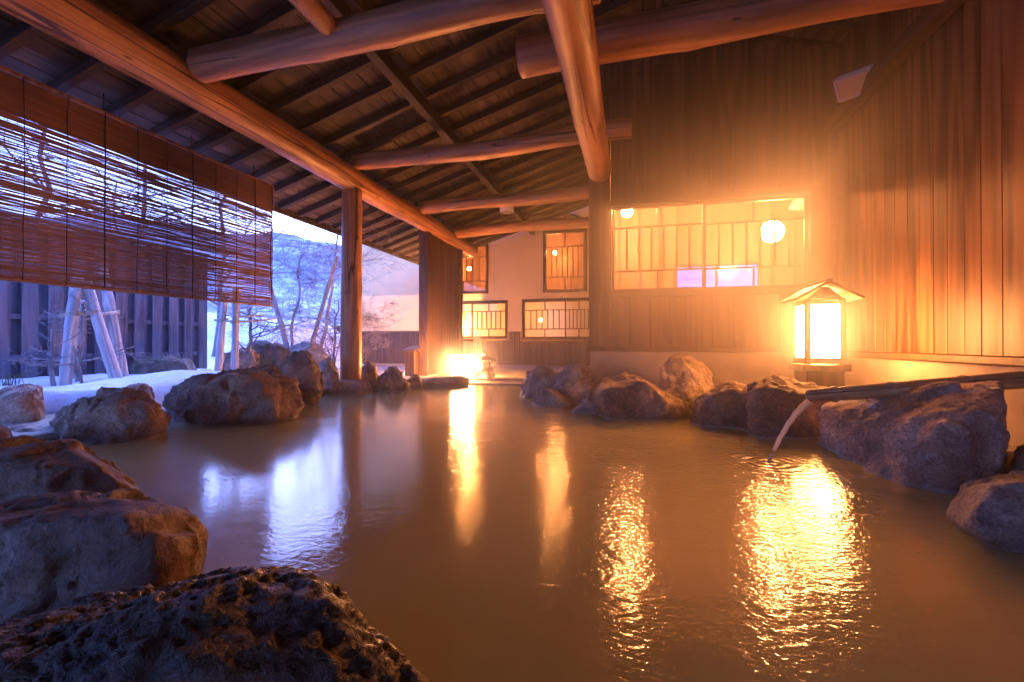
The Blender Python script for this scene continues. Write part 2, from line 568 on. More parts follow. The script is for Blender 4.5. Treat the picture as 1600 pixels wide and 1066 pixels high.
gm = Mat('pool_and_ground')
gz = gm.sep(gm.pos())[2]
gn = gm.noise(gm.pos(), 2.5, 7, 0.6)
gn2 = gm.noise(gm.pos(), 14, 5, 0.6)
gc = gm.ramp(gn, [(0.3, (0.22, 0.185, 0.14)), (0.7, (0.42, 0.36, 0.28))])
gc = gm.mix(gm.ramp(gz, [(0.0, 1.0), (0.03, 0.0)]), gc, gm.ramp(gn2, [(0.35, (0.05, 0.035, 0.015)), (0.65, (0.17, 0.12, 0.05))]))
gm.principled(gc, 0.8, 0.25, gm.bump(gn2, 0.3, 0.02))
GROUND = gm.done()
grid('ground', axis_coords(-4.8, 2.6, 0.12, 600, 1.5), axis_coords(-1.8, 8.0, 0.12, 600, 1.5), f_ground, GROUND, 'structure')

sm = Mat('old_snow')
sn = sm.noise(sm.pos(), 1.3, 6, 0.6)
sn2 = sm.noise(sm.pos(), 9, 6, 0.6)
sn3 = sm.noise(sm.pos(), 60, 3, 0.6)
sc_ = sm.ramp(sn2, [(0.3, (0.74, 0.75, 0.77)), (0.7, (0.86, 0.87, 0.88))])
dirt = sm.ramp(sm.noise(sm.pos(), 26, 6, 0.75), [(0.62, 0.0), (0.72, 0.55)])
sc_ = sm.mix(dirt, sc_, (0.25, 0.21, 0.17))
sm.principled(sc_, 0.75, 0.25, sm.bump(sm.math('ADD', sm.math('MULTIPLY', sn2, 0.8), sm.math('MULTIPLY', sn3, 0.22)), 0.8, 0.06))
SNOW = sm.done()
MOUND = P(478, 497, 13.0)
def f_snow(x, y):
    e = -4.45 - 0.25 * mnoise.noise(Vector((y * 0.9, 3.0, 0)))
    e -= 1.05 * smooth01((3.5 - y) / 0.8)
    d = e - x
    z = -0.12 + 0.34 * smooth01((d + 0.05) / 0.5)
    z += 0.07 * mnoise.noise(Vector((x * 0.7, y * 0.7, 1))) * smooth01(d) + 0.05 * mnoise.noise(Vector((x * 2.2, y * 2.2, 5))) * smooth01(d) + 0.025 * (0.4 - abs(mnoise.noise(Vector((x * 4.5, y * 4.5, 8))))) * smooth01(d)
    z += 0.10 * math.exp(-((x + 5.6) ** 2 / 0.8 + (y - 4.3) ** 2 / 1.2))
    q = ((x - MOUND.x) / (3.0 if x < MOUND.x else 0.85)) ** 2 + ((y - MOUND.y) / 2.2) ** 2
    z += 1.2 * math.exp(-q * 0.9)
    z += 1.15 * smooth01((-x - 9.2) / 4.0) * smooth01((14 - y) / 4 + 0.4)
    if x > -9 and y > 8.5:                            # cleared strip along the house wall
        z -= 0.25 * smooth01((y - 8.5) / 2.0) * smooth01((x + 9) / 1.0)
    if x > -7.6 and y > 7.5:
        z -= 0.5 * smooth01((y - 7.5) / 1.5) * smooth01((x + 7.6) / 0.8)
    return z
grid('snow', list(np.arange(-12, -4.0, 0.11)), list(np.arange(-6, 14, 0.13)), f_snow, SNOW, 'structure')
xs = axis_coords(-12, -12 + 0.11, 0.5, 600, 1.35)
xs = [x for x in xs if x <= -11.95]
def f_snow_far(x, y):
    return f_snow(max(x, -11.95), max(-6, min(13.9, y))) + 0.25 * mnoise.noise(Vector((x * 0.08, y * 0.08, 0))) * smooth01((-x - 12) / 8)
grid('snow_field', xs, axis_coords(-6, 14, 0.5, 600, 1.4), f_snow_far, SNOW, 'structure')
grid('snow_yard', axis_coords(-4.0, 10, 1.0, 600, 1.5), [-600, -250, -100, -40, -20, -12, -9, -7, -6, -5, -4.4], lambda x, y: 0.16 if y < -4.5 else 0.04, SNOW, 'structure')

hm = Mat('winter_hillside')
hp = hm.pos()
hn = hm.noise(hp, 0.05, 8, 0.62, 0.4)
hn2 = hm.noise(hm.mapping(hp, (1, 1, 0.35)), 0.30, 8, 0.72)
hn3 = hm.noise(hm.mapping(hp, (1, 1, 0.22)), 1.1, 6, 0.75)
hf = hm.math('ADD', hm.math('MULTIPLY', hn, 0.45), hm.math('ADD', hm.math('MULTIPLY', hn2, 0.3), hm.math('MULTIPLY', hn3, 0.25)))
hc = hm.ramp(hf, [(0.42, (0.14, 0.14, 0.16)), (0.49, (0.30, 0.30, 0.33)), (0.55, (0.62, 0.63, 0.66)), (0.64, (0.82, 0.83, 0.85))])
hm.principled(hc, 0.9, 0.1)
HILL = hm.done()
hv, hf_ = [], []
NA, NR = 220, 70
def hill_pt(az, k):
    f = k / (NR - 1)
    rr = 48 + 190 * f
    ridge = 58 + 9 * mnoise.noise(Vector((az * 3.0, 1.5, 0))) + 5 * mnoise.noise(Vector((az * 11.0, 4.5, 0)))
    x, y = math.sin(az) * rr, math.cos(az) * rr
    z = -1.0 + ridge * (f ** 1.25) * (1 - 0.12 * f)
    z += 6 * f * mnoise.fractal(Vector((x * 0.02, y * 0.02, 0)), 1.0, 2.0, 4)
    z += 9 * math.exp(-((f - 0.45) / 0.08) ** 2) * (0.5 + mnoise.noise(Vector((az * 5, 9, 2))))
    return Vector((x, y, z))
for j in range(NR):
    for i in range(NA):
        hv.append(hill_pt(R(-120 + 150 * i / (NA - 1)), j))
for j in range(NR - 1):
    for i in range(NA - 1):
        hf_.append((j * NA + i, j * NA + i + 1, (j + 1) * NA + i + 1, (j + 1) * NA + i))
me = bpy.data.meshes.new('hills'); me.from_pydata(hv, [], hf_)
me.polygons.foreach_set('use_smooth', [True] * len(me.polygons))
link('hills', me, HILL)['kind'] = 'structure'

# the bare wood on the hillside: one mass of leafless trees
fm = Mat('bare_wood_far'); fm.principled(fm.ramp(fm.noise(fm.pos(), 0.08, 4, 0.6), [(0.3, (0.22, 0.21, 0.23)), (0.7, (0.38, 0.36, 0.38))]), 0.9, 0.1)
rnd = random.Random(5)
fv, ff = [], []
for _ in range(7000):
    az = R(rnd.uniform(-75, -5)); k = (NR - 1) * rnd.random() ** 0.6
    if mnoise.noise(Vector((az * 9, k * 0.12, 0))) < -0.05 and rnd.random() < 0.8:
        continue
    p = hill_pt(az, k)
    h = rnd.uniform(1.2, 2.8); w = h * rnd.uniform(0.04, 0.09)
    for s in range(5):
        a1 = rnd.uniform(0, 6.28)
        dx, dy = math.cos(a1), math.sin(a1)
        sp = rnd.uniform(0.05, 0.28) * h if s else 0.0
        b0 = p + Vector((0, 0, h * (0.25 * (s > 0) + 0.1 * s * 0.5)))
        tp = p + Vector((dx * sp, dy * sp, h * (1.0 - 0.09 * s)))
        n = len(fv); ww = w * (0.5 if s else 1.0) * 0.5
        fv += [b0 + Vector((-dy * ww, dx * ww, 0)), b0 + Vector((dy * ww, -dx * ww, 0)), tp]
        ff.append((n, n + 1, n + 2))
me = bpy.data.meshes.new('hillside_woods'); me.from_pydata(fv, [], ff)
tag(link('hillside_woods', me, fm.done()), 'bare leafless wood covering the snowy hillside beyond the garden', 'woods', kind='stuff')

# ------------------------------------------------------------------ water
wm = Mat('hot_spring_water')
wp = wm.pos()
wn1 = wm.noise(wm.mapping(wp, (1, 1, 1)), 5.0, 2, 0.5)
wn2 = wm.noise(wm.mapping(wp, (0.8, 1.2, 1)), 30.0, 2, 0.5, 0.4)
wn3 = wm.noise(wm.mapping(wp, (0.8, 1.2, 1)), 75.0, 2, 0.5)
wh = wm.math('ADD', wm.math('MULTIPLY', wn1, 0.35), wm.math('ADD', wm.math('MULTIPLY', wn2, 0.22), wm.math('MULTIPLY', wn3, 0.10)))
wdist = wm.node('ShaderNodeVectorMath', operation='DISTANCE'); wm.inp(wdist, 0, wp); wm.inp(wdist, 1, (0.8, 2.6, 0.0))
wfall = wm.node('ShaderNodeMapRange', interpolation_type='SMOOTHSTEP')
wm.inp(wfall, 'Value', wdist.outputs['Value']); wm.inp(wfall, 'From Min', 0.5); wm.inp(wfall, 'From Max', 3.0); wm.inp(wfall, 'To Min', 0.78); wm.inp(wfall, 'To Max', 0.17)
wjd = wm.node('ShaderNodeVectorMath', operation='DISTANCE'); wm.inp(wjd, 0, wp); wm.inp(wjd, 1, (0.79, 2.98, 0.0))
wrg = wm.math('MULTIPLY', wm.math('SINE', wm.math('MULTIPLY', wjd.outputs['Value'], 95.0)), wm.math('POWER', 2.718, wm.math('MULTIPLY', wjd.outputs['Value'], -6.5)))
wb = wm.bump(wm.math('ADD', wm.math('MULTIPLY', wh, wfall.outputs[0]), wm.math('MULTIPLY', wrg, 0.10)), 0.8, 0.02)
fr = wm.node('ShaderNodeFresnel'); wm.inp(fr, 'IOR', 1.36); wm.inp(fr, 'Normal', wb)
gl = wm.node('ShaderNodeBsdfGlossy'); wm.inp(gl, 'Color', (1.0, 1.0, 1.0)); wm.inp(gl, 'Roughness', wm.math('SUBTRACT', 0.135, wm.math('MULTIPLY', wfall.outputs[0], 0.055))); wm.inp(gl, 'Normal', wb)
df = wm.node('ShaderNodeBsdfDiffuse'); wm.inp(df, 'Color', (0.56, 0.51, 0.17))
tr = wm.node('ShaderNodeBsdfTransparent'); wm.inp(tr, 'Color', (0.80, 0.62, 0.34))
mx = wm.node('ShaderNodeMixShader'); wm.inp(mx, 0, 0.32)
wm.l.new(df.outputs[0], mx.inputs[1]); wm.l.new(tr.outputs[0], mx.inputs[2])
m2 = wm.node('ShaderNodeMixShader')
wm.l.new(fr.outputs[0], m2.inputs[0]); wm.l.new(mx.outputs[0], m2.inputs[1]); wm.l.new(gl.outputs[0], m2.inputs[2])
wm.l.new(m2.outputs[0], wm.out.inputs[0])
WATER = wm.done()
grid('water', [-4.9, -3, -1, 1, 2.2], [-1.7, 0, 2, 4, 6, 7.42], lambda x, y: 0.0, WATER, 'structure')

# ------------------------------------------------------------------ rocks
def ico(sub):
    if sub not in ICO:
        bm = bmesh.new()
        bmesh.ops.create_icosphere(bm, subdivisions=sub, radius=1.0)
        bm.verts.ensure_lookup_table()
        ICO[sub] = (np.array([v.co[:] for v in bm.verts]), [tuple(v.index for v in f.verts) for f in bm.faces])
        bm.free()
    return ICO[sub]
ICO = {}

def rock_from_points(name, pts, mat, seed, label, sub=5, amp=0.06, edge=34.0, group='rocks round the pool', pit=0.0, cat='rock', fine=1.0, cuts=9):
    """A stone: the rounded hull of pts, roughened by several sizes of noise, closed and solid."""
    bm = bmesh.new()
    for p in pts:
        bm.verts.new(p)
    bmesh.ops.convex_hull(bm, input=bm.verts)
    bm.normal_update()
    cen = Vector((0, 0, 0))
    tot = 0.0
    for f in bm.faces:
        a = f.calc_area(); cen += f.calc_center_median() * a; tot += a
    cen /= tot
    N, H = [], []
    for f in bm.faces:
        n = f.normal.copy()
        h = n.dot(f.calc_center_median() - cen)
        if h < 0:
            n, h = -n, -h
        if h < 1e-4 or f.calc_area() < 1e-6:
            continue
        if any(n.dot(m) > 0.985 and abs(h - g) < 0.05 * g for m, g in zip(N, H)):
            continue
        N.append(n); H.append(h)
    bm.free()
    N = np.array([n[:] for n in N]); H = np.array(H)
    rc = random.Random(seed * 7 + 1)
    P0 = np.array([(Vector(p) - cen)[:] for p in pts])
    for _ in range(cuts):
        n = Vector((rc.gauss(0, 1), rc.gauss(0, 1), rc.gauss(0.15, 0.7))).normalized()
        h = float((P0 @ np.array(n[:])).max()) * rc.uniform(0.80, 0.93)
        N = np.vstack([N, np.array(n[:])]); H = np.append(H, h)
    D, faces = ico(sub)
    q = np.maximum(D @ N.T / H[None, :], 1e-6)
    r = (q ** edge).sum(1) ** (-1.0 / edge)
    size = float(np.median(r))
    V = D * r[:, None]
    out = np.empty_like(V)
    fr_ = 1.0 / size
    so = Vector((seed * 11.3, seed * 5.7, seed * 2.9))
    for i in range(len(V)):
        d = Vector(D[i]); p = Vector(V[i])
        w = p * fr_
        wq = w + Vector((mnoise.noise(w * 2.0 + so), mnoise.noise(w * 2.0 + so + Vector((9, 0, 0))), mnoise.noise(w * 2.0 + so + Vector((0, 9, 0))))) * 0.25
        k = mnoise.noise(w * 0.9 + so) * 0.9
        k += (0.4 - abs(mnoise.noise(wq * 1.7 + so))) * 1.3
        k += (0.3 - abs(mnoise.noise(wq * 3.9 + so))) * 0.85
        k += mnoise.noise(wq * 5.0 + so) * 0.34 * fine
        k += (0.3 - abs(mnoise.noise(wq * 9.0 + so))) * 0.55 * fine
        k += mnoise.noise(w * 19.0 + so) * 0.24 * fine
        k += mnoise.noise(w * 41.0 + so) * 0.11 * fine
        (da, db), pc = mnoise.voronoi(wq * 1.5 + so)[0][:2], mnoise.voronoi(wq * 1.5 + so)[1][0]
        rv = mnoise.noise_vector(pc * 7.3)
        k += rv.dot(wq * 1.5 + so - pc) * (0.8 if pit else 2.4) * min(1.0, (db - da) / 0.12) + rv.x * 0.25
        if pit:
            h1 = mnoise.noise(wq * 9.5 + so * 1.7); h2 = mnoise.noise(wq * 22.0 + so * 0.7); h3 = mnoise.noise(w * 47.0 + so)
            k -= pit * (max(0.0, h1 - 0.1) * 0.5 + max(0.0, h2) * 1.7 + max(0.0, h3) * 0.9)
            k += pit * ((0.3 - abs(h2)) * 0.9 + (0.3 - abs(h3)) * 0.5)
        out[i] = (p + d * (k * amp * size))[:]
    me = bpy.data.meshes.new(name)
    me.from_pydata(out.tolist(), [], faces)
    me.polygons.foreach_set('use_smooth', [True] * len(me.polygons))
    o = link(name, me, mat, None, Matrix.Translation(cen))
    return tag(o, label, cat, group)

def rock(label, outline, t, depth, mat, seed, sub=5, amp=0.13, **kw):
    us = [p[0] for p in outline]; vs_ = [p[1] for p in outline]
    cu, cv = (min(us) + max(us)) / 2, (min(vs_) + max(vs_)) / 2
    pts = []
    rnd = random.Random(seed)
    for u, v in outline:
        pts.append(P(u, v, t + rnd.uniform(-0.25, 0.25) * depth))
        s = rnd.uniform(0.66, 0.88)
        pts.append(P(cu + (u - cu) * s, cv + (v - cv) * s, t - depth * rnd.uniform(0.75, 1.0)))
        s = rnd.uniform(0.5, 0.75) * t / (t + depth)
        pb = P(cu + (u - cu) * s, cv + (v - cv) * s, t + depth)
        pts.append(pb)
    return rock_from_points('rock', pts, mat, seed, label, sub, amp, **kw)

rock('dark pitted lava rock streaked with rust, nearest the camera at the bottom edge',
     [(-170, 1020), (0, 985), (120, 950), (250, 920), (380, 888), (470, 884), (560, 918), (630, 980), (700, 1085), (680, 1260), (300, 1300), (-170, 1260)],
     0.85, 0.26, ROCK_LAVA, 3, sub=7, amp=0.10, pit=0.22)
rock('smooth brown boulder with a blunt end in the water beside the dark lava rock',
     [(-90, 805), (60, 778), (180, 774), (275, 768), (322, 812), (347, 880), (330, 960), (200, 1040), (60, 1060), (-90, 1060)],
     1.45, 0.34, ROCK_FRONT, 5, sub=7, amp=0.085, fine=0.6)
rock('large brown boulder with a creased ridge behind the smooth blunt boulder',
     [(-90, 705), (0, 692), (60, 687), (118, 688), (190, 735), (240, 772), (225, 850), (0, 870), (-90, 870)], 2.05, 0.4, ROCK_FRONT, 11, sub=7, amp=0.10, fine=0.6)
rock('small dark stone cut by the left edge of the picture above the creased boulder',
     [(-50, 668), (8, 660), (22, 690), (10, 725), (-50, 725)], 2.85, 0.22, ROCK_BROWN, 12)
rock('upright reddish stone lit orange at the left end of the snow patch',
     [(0, 615), (35, 601), (66, 603), (74, 640), (72, 672), (0, 690), (-40, 675), (-30, 622)], 4.0, 0.3, ROCK_RED, 13, amp=0.13)
rock('low flat stone in the water at the foot of the upright reddish stone',
     [(2, 676), (40, 662), (78, 668), (84, 684), (70, 708), (5, 712)], 3.55, 0.22, ROCK_RED, 14)
rock('long brown rock in front of the snow, sloping up from left to right',
     [(78, 670), (95, 640), (140, 622), (205, 611), (248, 634), (264, 662), (240, 705), (150, 715), (80, 702)], 3.55, 0.4, ROCK_BROWN, 15, sub=6, amp=0.14)
rock('small pointed reddish stone peeping over the long mossy brown rock',
     [(180, 622), (205, 600), (228, 597), (243, 613), (243, 645), (180, 645)], 4.55, 0.22, ROCK_RED, 16)
rock('little grey stone half sunk in the snow behind the pool rocks',
     [(138, 624), (150, 613), (166, 620), (162, 640), (140, 640)], 4.75, 0.12, ROCK_GREY, 17)
rock('biggest brown rock of the left bank, long and hollowed along its top',
     [(250, 640), (268, 612), (330, 588), (420, 576), (470, 600), (484, 635), (440, 672), (280, 685), (252, 668)], 4.35, 0.5, ROCK_BROWN, 18, sub=6, amp=0.16)
rock('tall rounded brown rock leaning against the biggest left bank rock',
     [(432, 620), (438, 570), (455, 548), (476, 544), (498, 572), (503, 610), (492, 650), (440, 652)], 5.35, 0.32, ROCK_BROWN, 19, sub=6, amp=0.12)
rock('small grey pointed rock between the tall rounded rock and the log post',
     [(494, 605), (500, 566), (514, 559), (528, 582), (530, 612), (496, 616)], 6.3, 0.2, ROCK_GREY, 20)
rock('flat pedestal stone carrying the round log post at the water edge',
     [(496, 606), (515, 592), (575, 592), (588, 604), (580, 628), (502, 630)], 6.6, 0.34, ROCK_GREY, 21, amp=0.03, edge=16)
rock('narrow upright dark stone just behind the log post',
     [(563, 592), (567, 568), (578, 562), (590, 574), (594, 610), (564, 612)], 7.0, 0.18, ROCK_BROWN, 22)
rock('jagged dark stone between the log post and the wooden box light',
     [(592, 602), (602, 580), (615, 573), (631, 588), (644, 606), (630, 622), (594, 620)], 6.85, 0.22, ROCK_BROWN, 23, amp=0.17)
rock('small dark stone at the foot of the wooden box light',
     [(636, 600), (645, 582), (655, 587), (661, 603), (655, 614), (638, 614)], 7.15, 0.15, ROCK_BROWN, 24)
rock('flat pale ledge stone glowing in front of the far garden light',
     [(645, 598), (668, 588), (720, 585), (738, 592), (736, 610), (648, 612)], 7.65, 0.3, ROCK_PALE, 25, amp=0.04)
rock('mossy grey garden rock in front of the dark fence',
     [(196, 575), (212, 563), (262, 559), (296, 562), (316, 580), (306, 606), (198, 606)], 6.9, 0.35, ROCK_MOSS, 26, group='rocks in the snowy garden')
rock('dark rock under the twisted bare shrub in the snow',
     [(342, 578), (352, 556), (380, 545), (402, 548), (410, 575), (400, 598), (345, 598)], 7.6, 0.3, ROCK_BROWN, 27, group='rocks in the snowy garden')
rock('wide grey rock with a mossy top below the snow mound',
     [(374, 566), (388, 540), (402, 533), (436, 535), (456, 548), (462, 575), (440, 596), (380, 596)], 8.2, 0.4, ROCK_MOSS, 28, group='rocks in the snowy garden')
rock('dark rounded rock between the leaning pole and the snow mound',
     [(448, 560), (455, 540), (474, 531), (498, 540), (514, 562), (508, 590), (450, 590)], 8.8, 0.4, ROCK_GREY, 29, group='rocks in the snowy garden')
rock('outermost lumpy grey rock of the row before the bathhouse corner',
     [(815, 600), (819, 584), (838, 575), (862, 575), (876, 588), (877, 622), (840, 630), (815, 622)], 6.1, 0.3, ROCK_GREY, 30, amp=0.18)
rock('lumpy grey rock right at the bathhouse corner, pale crusted on its side',
     [(866, 606), (871, 584), (893, 570), (916, 577), (931, 600), (927, 645), (874, 645)], 5.6, 0.32, ROCK_GREY, 31, amp=0.18)
rock('low crusted stone standing in the water in front of the two lumpy grey rocks',
     [(834, 634), (838, 615), (850, 606), (873, 611), (888, 632), (880, 656), (840, 656)], 5.25, 0.2, ROCK_GREY, 32, amp=0.16)
rock('small wedge stone barely above water left of the ridged rock',
     [(890, 644), (922, 622), (940, 630), (955, 652), (930, 668), (900, 664)], 4.75, 0.2, ROCK_GREY, 33)
rock('ridged brown rock with a peaked top before the bathhouse wall',
     [(924, 606), (938, 596), (978, 587), (1004, 592), (1058, 622), (1082, 648), (1060, 680), (950, 676), (930, 640)], 4.5, 0.42, ROCK_BROWN, 34, sub=6, amp=0.09)
rock('pale rounded boulder standing highest under the bathhouse window',
     [(1030, 600), (1034, 570), (1054, 556), (1080, 557), (1102, 580), (1115, 608), (1102, 650), (1060, 660), (1034, 640)], 5.0, 0.3, ROCK_PALE, 35, sub=6, amp=0.11)
rock('broad low brown rock between the pale boulder and the lantern',
     [(1084, 640), (1104, 604), (1150, 598), (1186, 606), (1205, 660), (1185, 705), (1090, 695)], 4.15, 0.42, ROCK_BROWN, 36, sub=6)
rock('broad rock at the foot of the paper lantern behind the water jet',
     [(1155, 630), (1172, 593), (1215, 590), (1290, 612), (1310, 690), (1285, 730), (1165, 710)], 3.75, 0.45, ROCK_BROWN, 37, sub=6)
rock_from_points('rock', [(1.27, 3.60, -0.3), (1.27, 3.58, 0.28), (1.30, 2.44, -0.3), (1.42, 2.60, 0.29), (1.33, 2.5, 0.1), (1.66, 2.64, -0.3),
                          (1.72, 2.68, 0.43), (1.80, 2.80, 0.2), (2.25, 3.65, -0.3), (2.2, 3.5, 0.47), (1.75, 3.62, 0.40), (1.5, 3.6, 0.36), (1.28, 3.0, 0.24)],
                 ROCK_BLOCK, 38, 'huge square block with white lichen patches under the bamboo spout', sub=7, amp=0.07)
rock('smooth dark rock in the water in front of the lichened block, at the right edge',
     [(1466, 780), (1500, 752), (1560, 742), (1630, 738), (1720, 770), (1720, 930), (1600, 900), (1530, 850), (1480, 812)], 1.8, 0.32, ROCK_GREY, 39, sub=6, amp=0.08)
rock('brown rock cut by the right edge behind the lichened block',
     [(1575, 735), (1588, 702), (1640, 690), (1700, 740), (1700, 800), (1580, 780)], 2.25, 0.25, ROCK_BROWN, 40)
# stones that show dimly through the water
for i, (u, v, s) in enumerate([(792, 775, 0.12), (700, 880, 0.10), (880, 925, 0.11)]):
    t = (EYE.z + 0.36) * FPX / (v - HOR)
    c = P(u, v, t)
    pts = [c + Vector((math.cos(a) * s * k, math.sin(a) * s * k, z)) for a in np.arange(0, 6.2, 0.9) for k, z in ((1.0, -0.15), (0.9, 0.14), (0.5, 0.25))]
    rock_from_points('sunken_stone', pts, ROCK_LAVA, 60 + i,
                     ['farthest of the dark stones showing dimly under the water', 'nearest left dark stone showing dimly under the water', 'rightmost dark stone showing dimly under the water'][i],
                     sub=4, group='stones under the water', cat='stone')

# ------------------------------------------------------------------ roof
YM = 6.0                      # front plane of the bathhouse wall
XR = 2.36                     # right wall plane
XC = -0.52                    # bathhouse corner
YF = 12.0                     # far house wall plane
PITCH = 0.30
RIDGE_X = 0.5
def roof_z(x):                # underside of the rafters' top boards
    zr = 3.40 + PITCH * (RIDGE_X + 3.94)
    return 3.40 + PITCH * (x + 3.94) if x <= RIDGE_X else zr - PITCH * (x - RIDGE_X)
roof = thing('pavilion_roof', 'wide dark timber roof of rafters and boards over the bath', 'roof', (0.5, 5, 4.7), kind='thing')
Y0R, Y1R = -4.6, 11.85
tl = 1 / math.sqrt(1 + PITCH * PITCH)
n_l = Vector((-PITCH, 0, 1)).normalized()
x = -5.5
bw = 0.178
k = 0
rnd = random.Random(2)
while x < RIDGE_X - 0.02:
    xm = x + bw * tl / 2
    c = Vector((xm, 0, roof_z(xm))) + n_l * (0.012 + 0.004 * (k % 2))
    y1 = Y1R
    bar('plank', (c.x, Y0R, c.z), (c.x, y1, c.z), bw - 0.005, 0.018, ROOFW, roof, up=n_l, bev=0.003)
    x += bw * tl; k += 1
n_r = Vector((PITCH, 0, 1)).normalized()
x = RIDGE_X
while x < XR + 0.1:
    xm = x + bw * tl / 2
    c = Vector((xm, 0, roof_z(xm))) + n_r * (0.012 + 0.004 * (k % 2))
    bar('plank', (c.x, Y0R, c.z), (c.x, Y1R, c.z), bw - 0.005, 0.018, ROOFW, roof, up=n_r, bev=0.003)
    x += bw * tl; k += 1
y = -1.15 - 0.455 * 7
while y < 11.8:
    a = Vector((-5.46, y, roof_z(-5.46))) - n_l * 0.048
    b = Vector((RIDGE_X - 0.01, y, roof_z(RIDGE_X))) - n_l * 0.048
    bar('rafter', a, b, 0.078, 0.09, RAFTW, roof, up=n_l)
    a = Vector((RIDGE_X + 0.01, y, roof_z(RIDGE_X))) - n_r * 0.048
    b = Vector((XR - 0.02, y, roof_z(XR - 0.02))) - n_r * 0.048
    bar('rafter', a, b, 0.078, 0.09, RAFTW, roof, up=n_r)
    y += 0.455
px = -2.5
bar('purlin', (px, Y0R, roof_z(px) - 0.175), (px, 11.8, roof_z(px) - 0.175), 0.115, 0.15, RAFTW, roof)
bar('ridge_beam', (RIDGE_X, Y0R, roof_z(RIDGE_X) - 0.2), (RIDGE_X, 11.8, roof_z(RIDGE_X) - 0.2), 0.14, 0.2, RAFTW, roof)
bar('fascia', (-5.53, Y0R, roof_z(-5.53) - 0.04), (-5.53, Y1R, roof_z(-5.53) - 0.04), 0.03, 0.12, RAFTW, roof)
for xa, xb, nn in ((-5.6, RIDGE_X, n_l), (RIDGE_X, XR + 0.25, n_r)):
    a = Vector((xa, (Y0R + Y1R) / 2, roof_z(xa))) + nn * 0.06
    b = Vector((xb, (Y0R + Y1R) / 2, roof_z(xb))) + nn * 0.06
    bar('roof_covering', a, b, Y1R - Y0R + 0.2, 0.04, TILE, roof, up=nn)

# ------------------------------------------------------------------ log posts and beams
G = 'log beams under the roof'
XB = -3.94
post_foot = P(549, 592, 6.64)
log('log_post', (XB, post_foot.y, 0.14), (XB, post_foot.y, 2.95), 0.152, 0.140, LOGW, 21,
    'round log post standing on the flat pedestal stone at the pool edge', 'post', wob=0.01, knots=3)
log('log_beam', (XB, -4.4, 3.09), (XB, 11.1, 3.09), 0.205, 0.165, LOGW, 4, 'long thick log beam carried by the round post along the open side', 'beam', G, rings=120, knots=12, wob=0.03)
XG = -0.39
log('log_beam', (XG, -4.3, 2.93), (XG, 5.97, 2.92), 0.178, 0.145, LOGW, 9, 'heavy centre log beam running overhead to the bathhouse corner', 'beam', G, rings=90, knots=9, wob=0.025)
log('log_beam', (-3.72, 3.21, 3.17), (-0.20, 3.21, 3.22), 0.135, 0.128, LOGW, 31, 'nearest cross log between the long side beam and the centre beam', 'beam', G, knots=8, wob=0.05)
log('log_beam', (-3.80, 5.72, 3.29), (0.02, 5.72, 3.29), 0.112, 0.118, LOGW, 33, 'cross log with dark knots next to the top of the round post', 'beam', G, knots=10, wob=0.08)
log('log_beam', (-3.80, 7.80, 3.27), (0.30, 7.80, 3.29), 0.120, 0.112, LOGW, 35, 'cross log in front of the white ceiling speaker', 'beam', G, knots=6, wob=0.07)
log('log_beam', (-3.80, 9.60, 3.22), (0.30, 9.60, 3.22), 0.118, 0.110, LOGW, 37, 'farthest cross log, above the arched house window', 'beam', G, knots=6, wob=0.07)
log('log_beam', (-0.95, 3.92, 3.24), (XR - 0.01, 3.92, 3.32), 0.165, 0.150, LOGW, 39, 'stout log from the centre beam to the right wall, its cut end showing', 'beam', G, knots=6, wob=0.03)
log('log_beam', (-2.29, -1.3, 3.20), (-2.29, 3.08, 3.20), 0.090, 0.082, LOGW, 41, 'short thin log butting against the nearest cross log at the top', 'beam', G, knots=3, wob=0.02, seg=32)
bar_o = bar('wall_plate', (2.255, -4.3, 3.24), (2.255, YM - 0.01, 3.21), 0.12, 0.15, DARKW)
tag(bar_o, 'square dark timber running along the top of the right wall', 'beam', G)

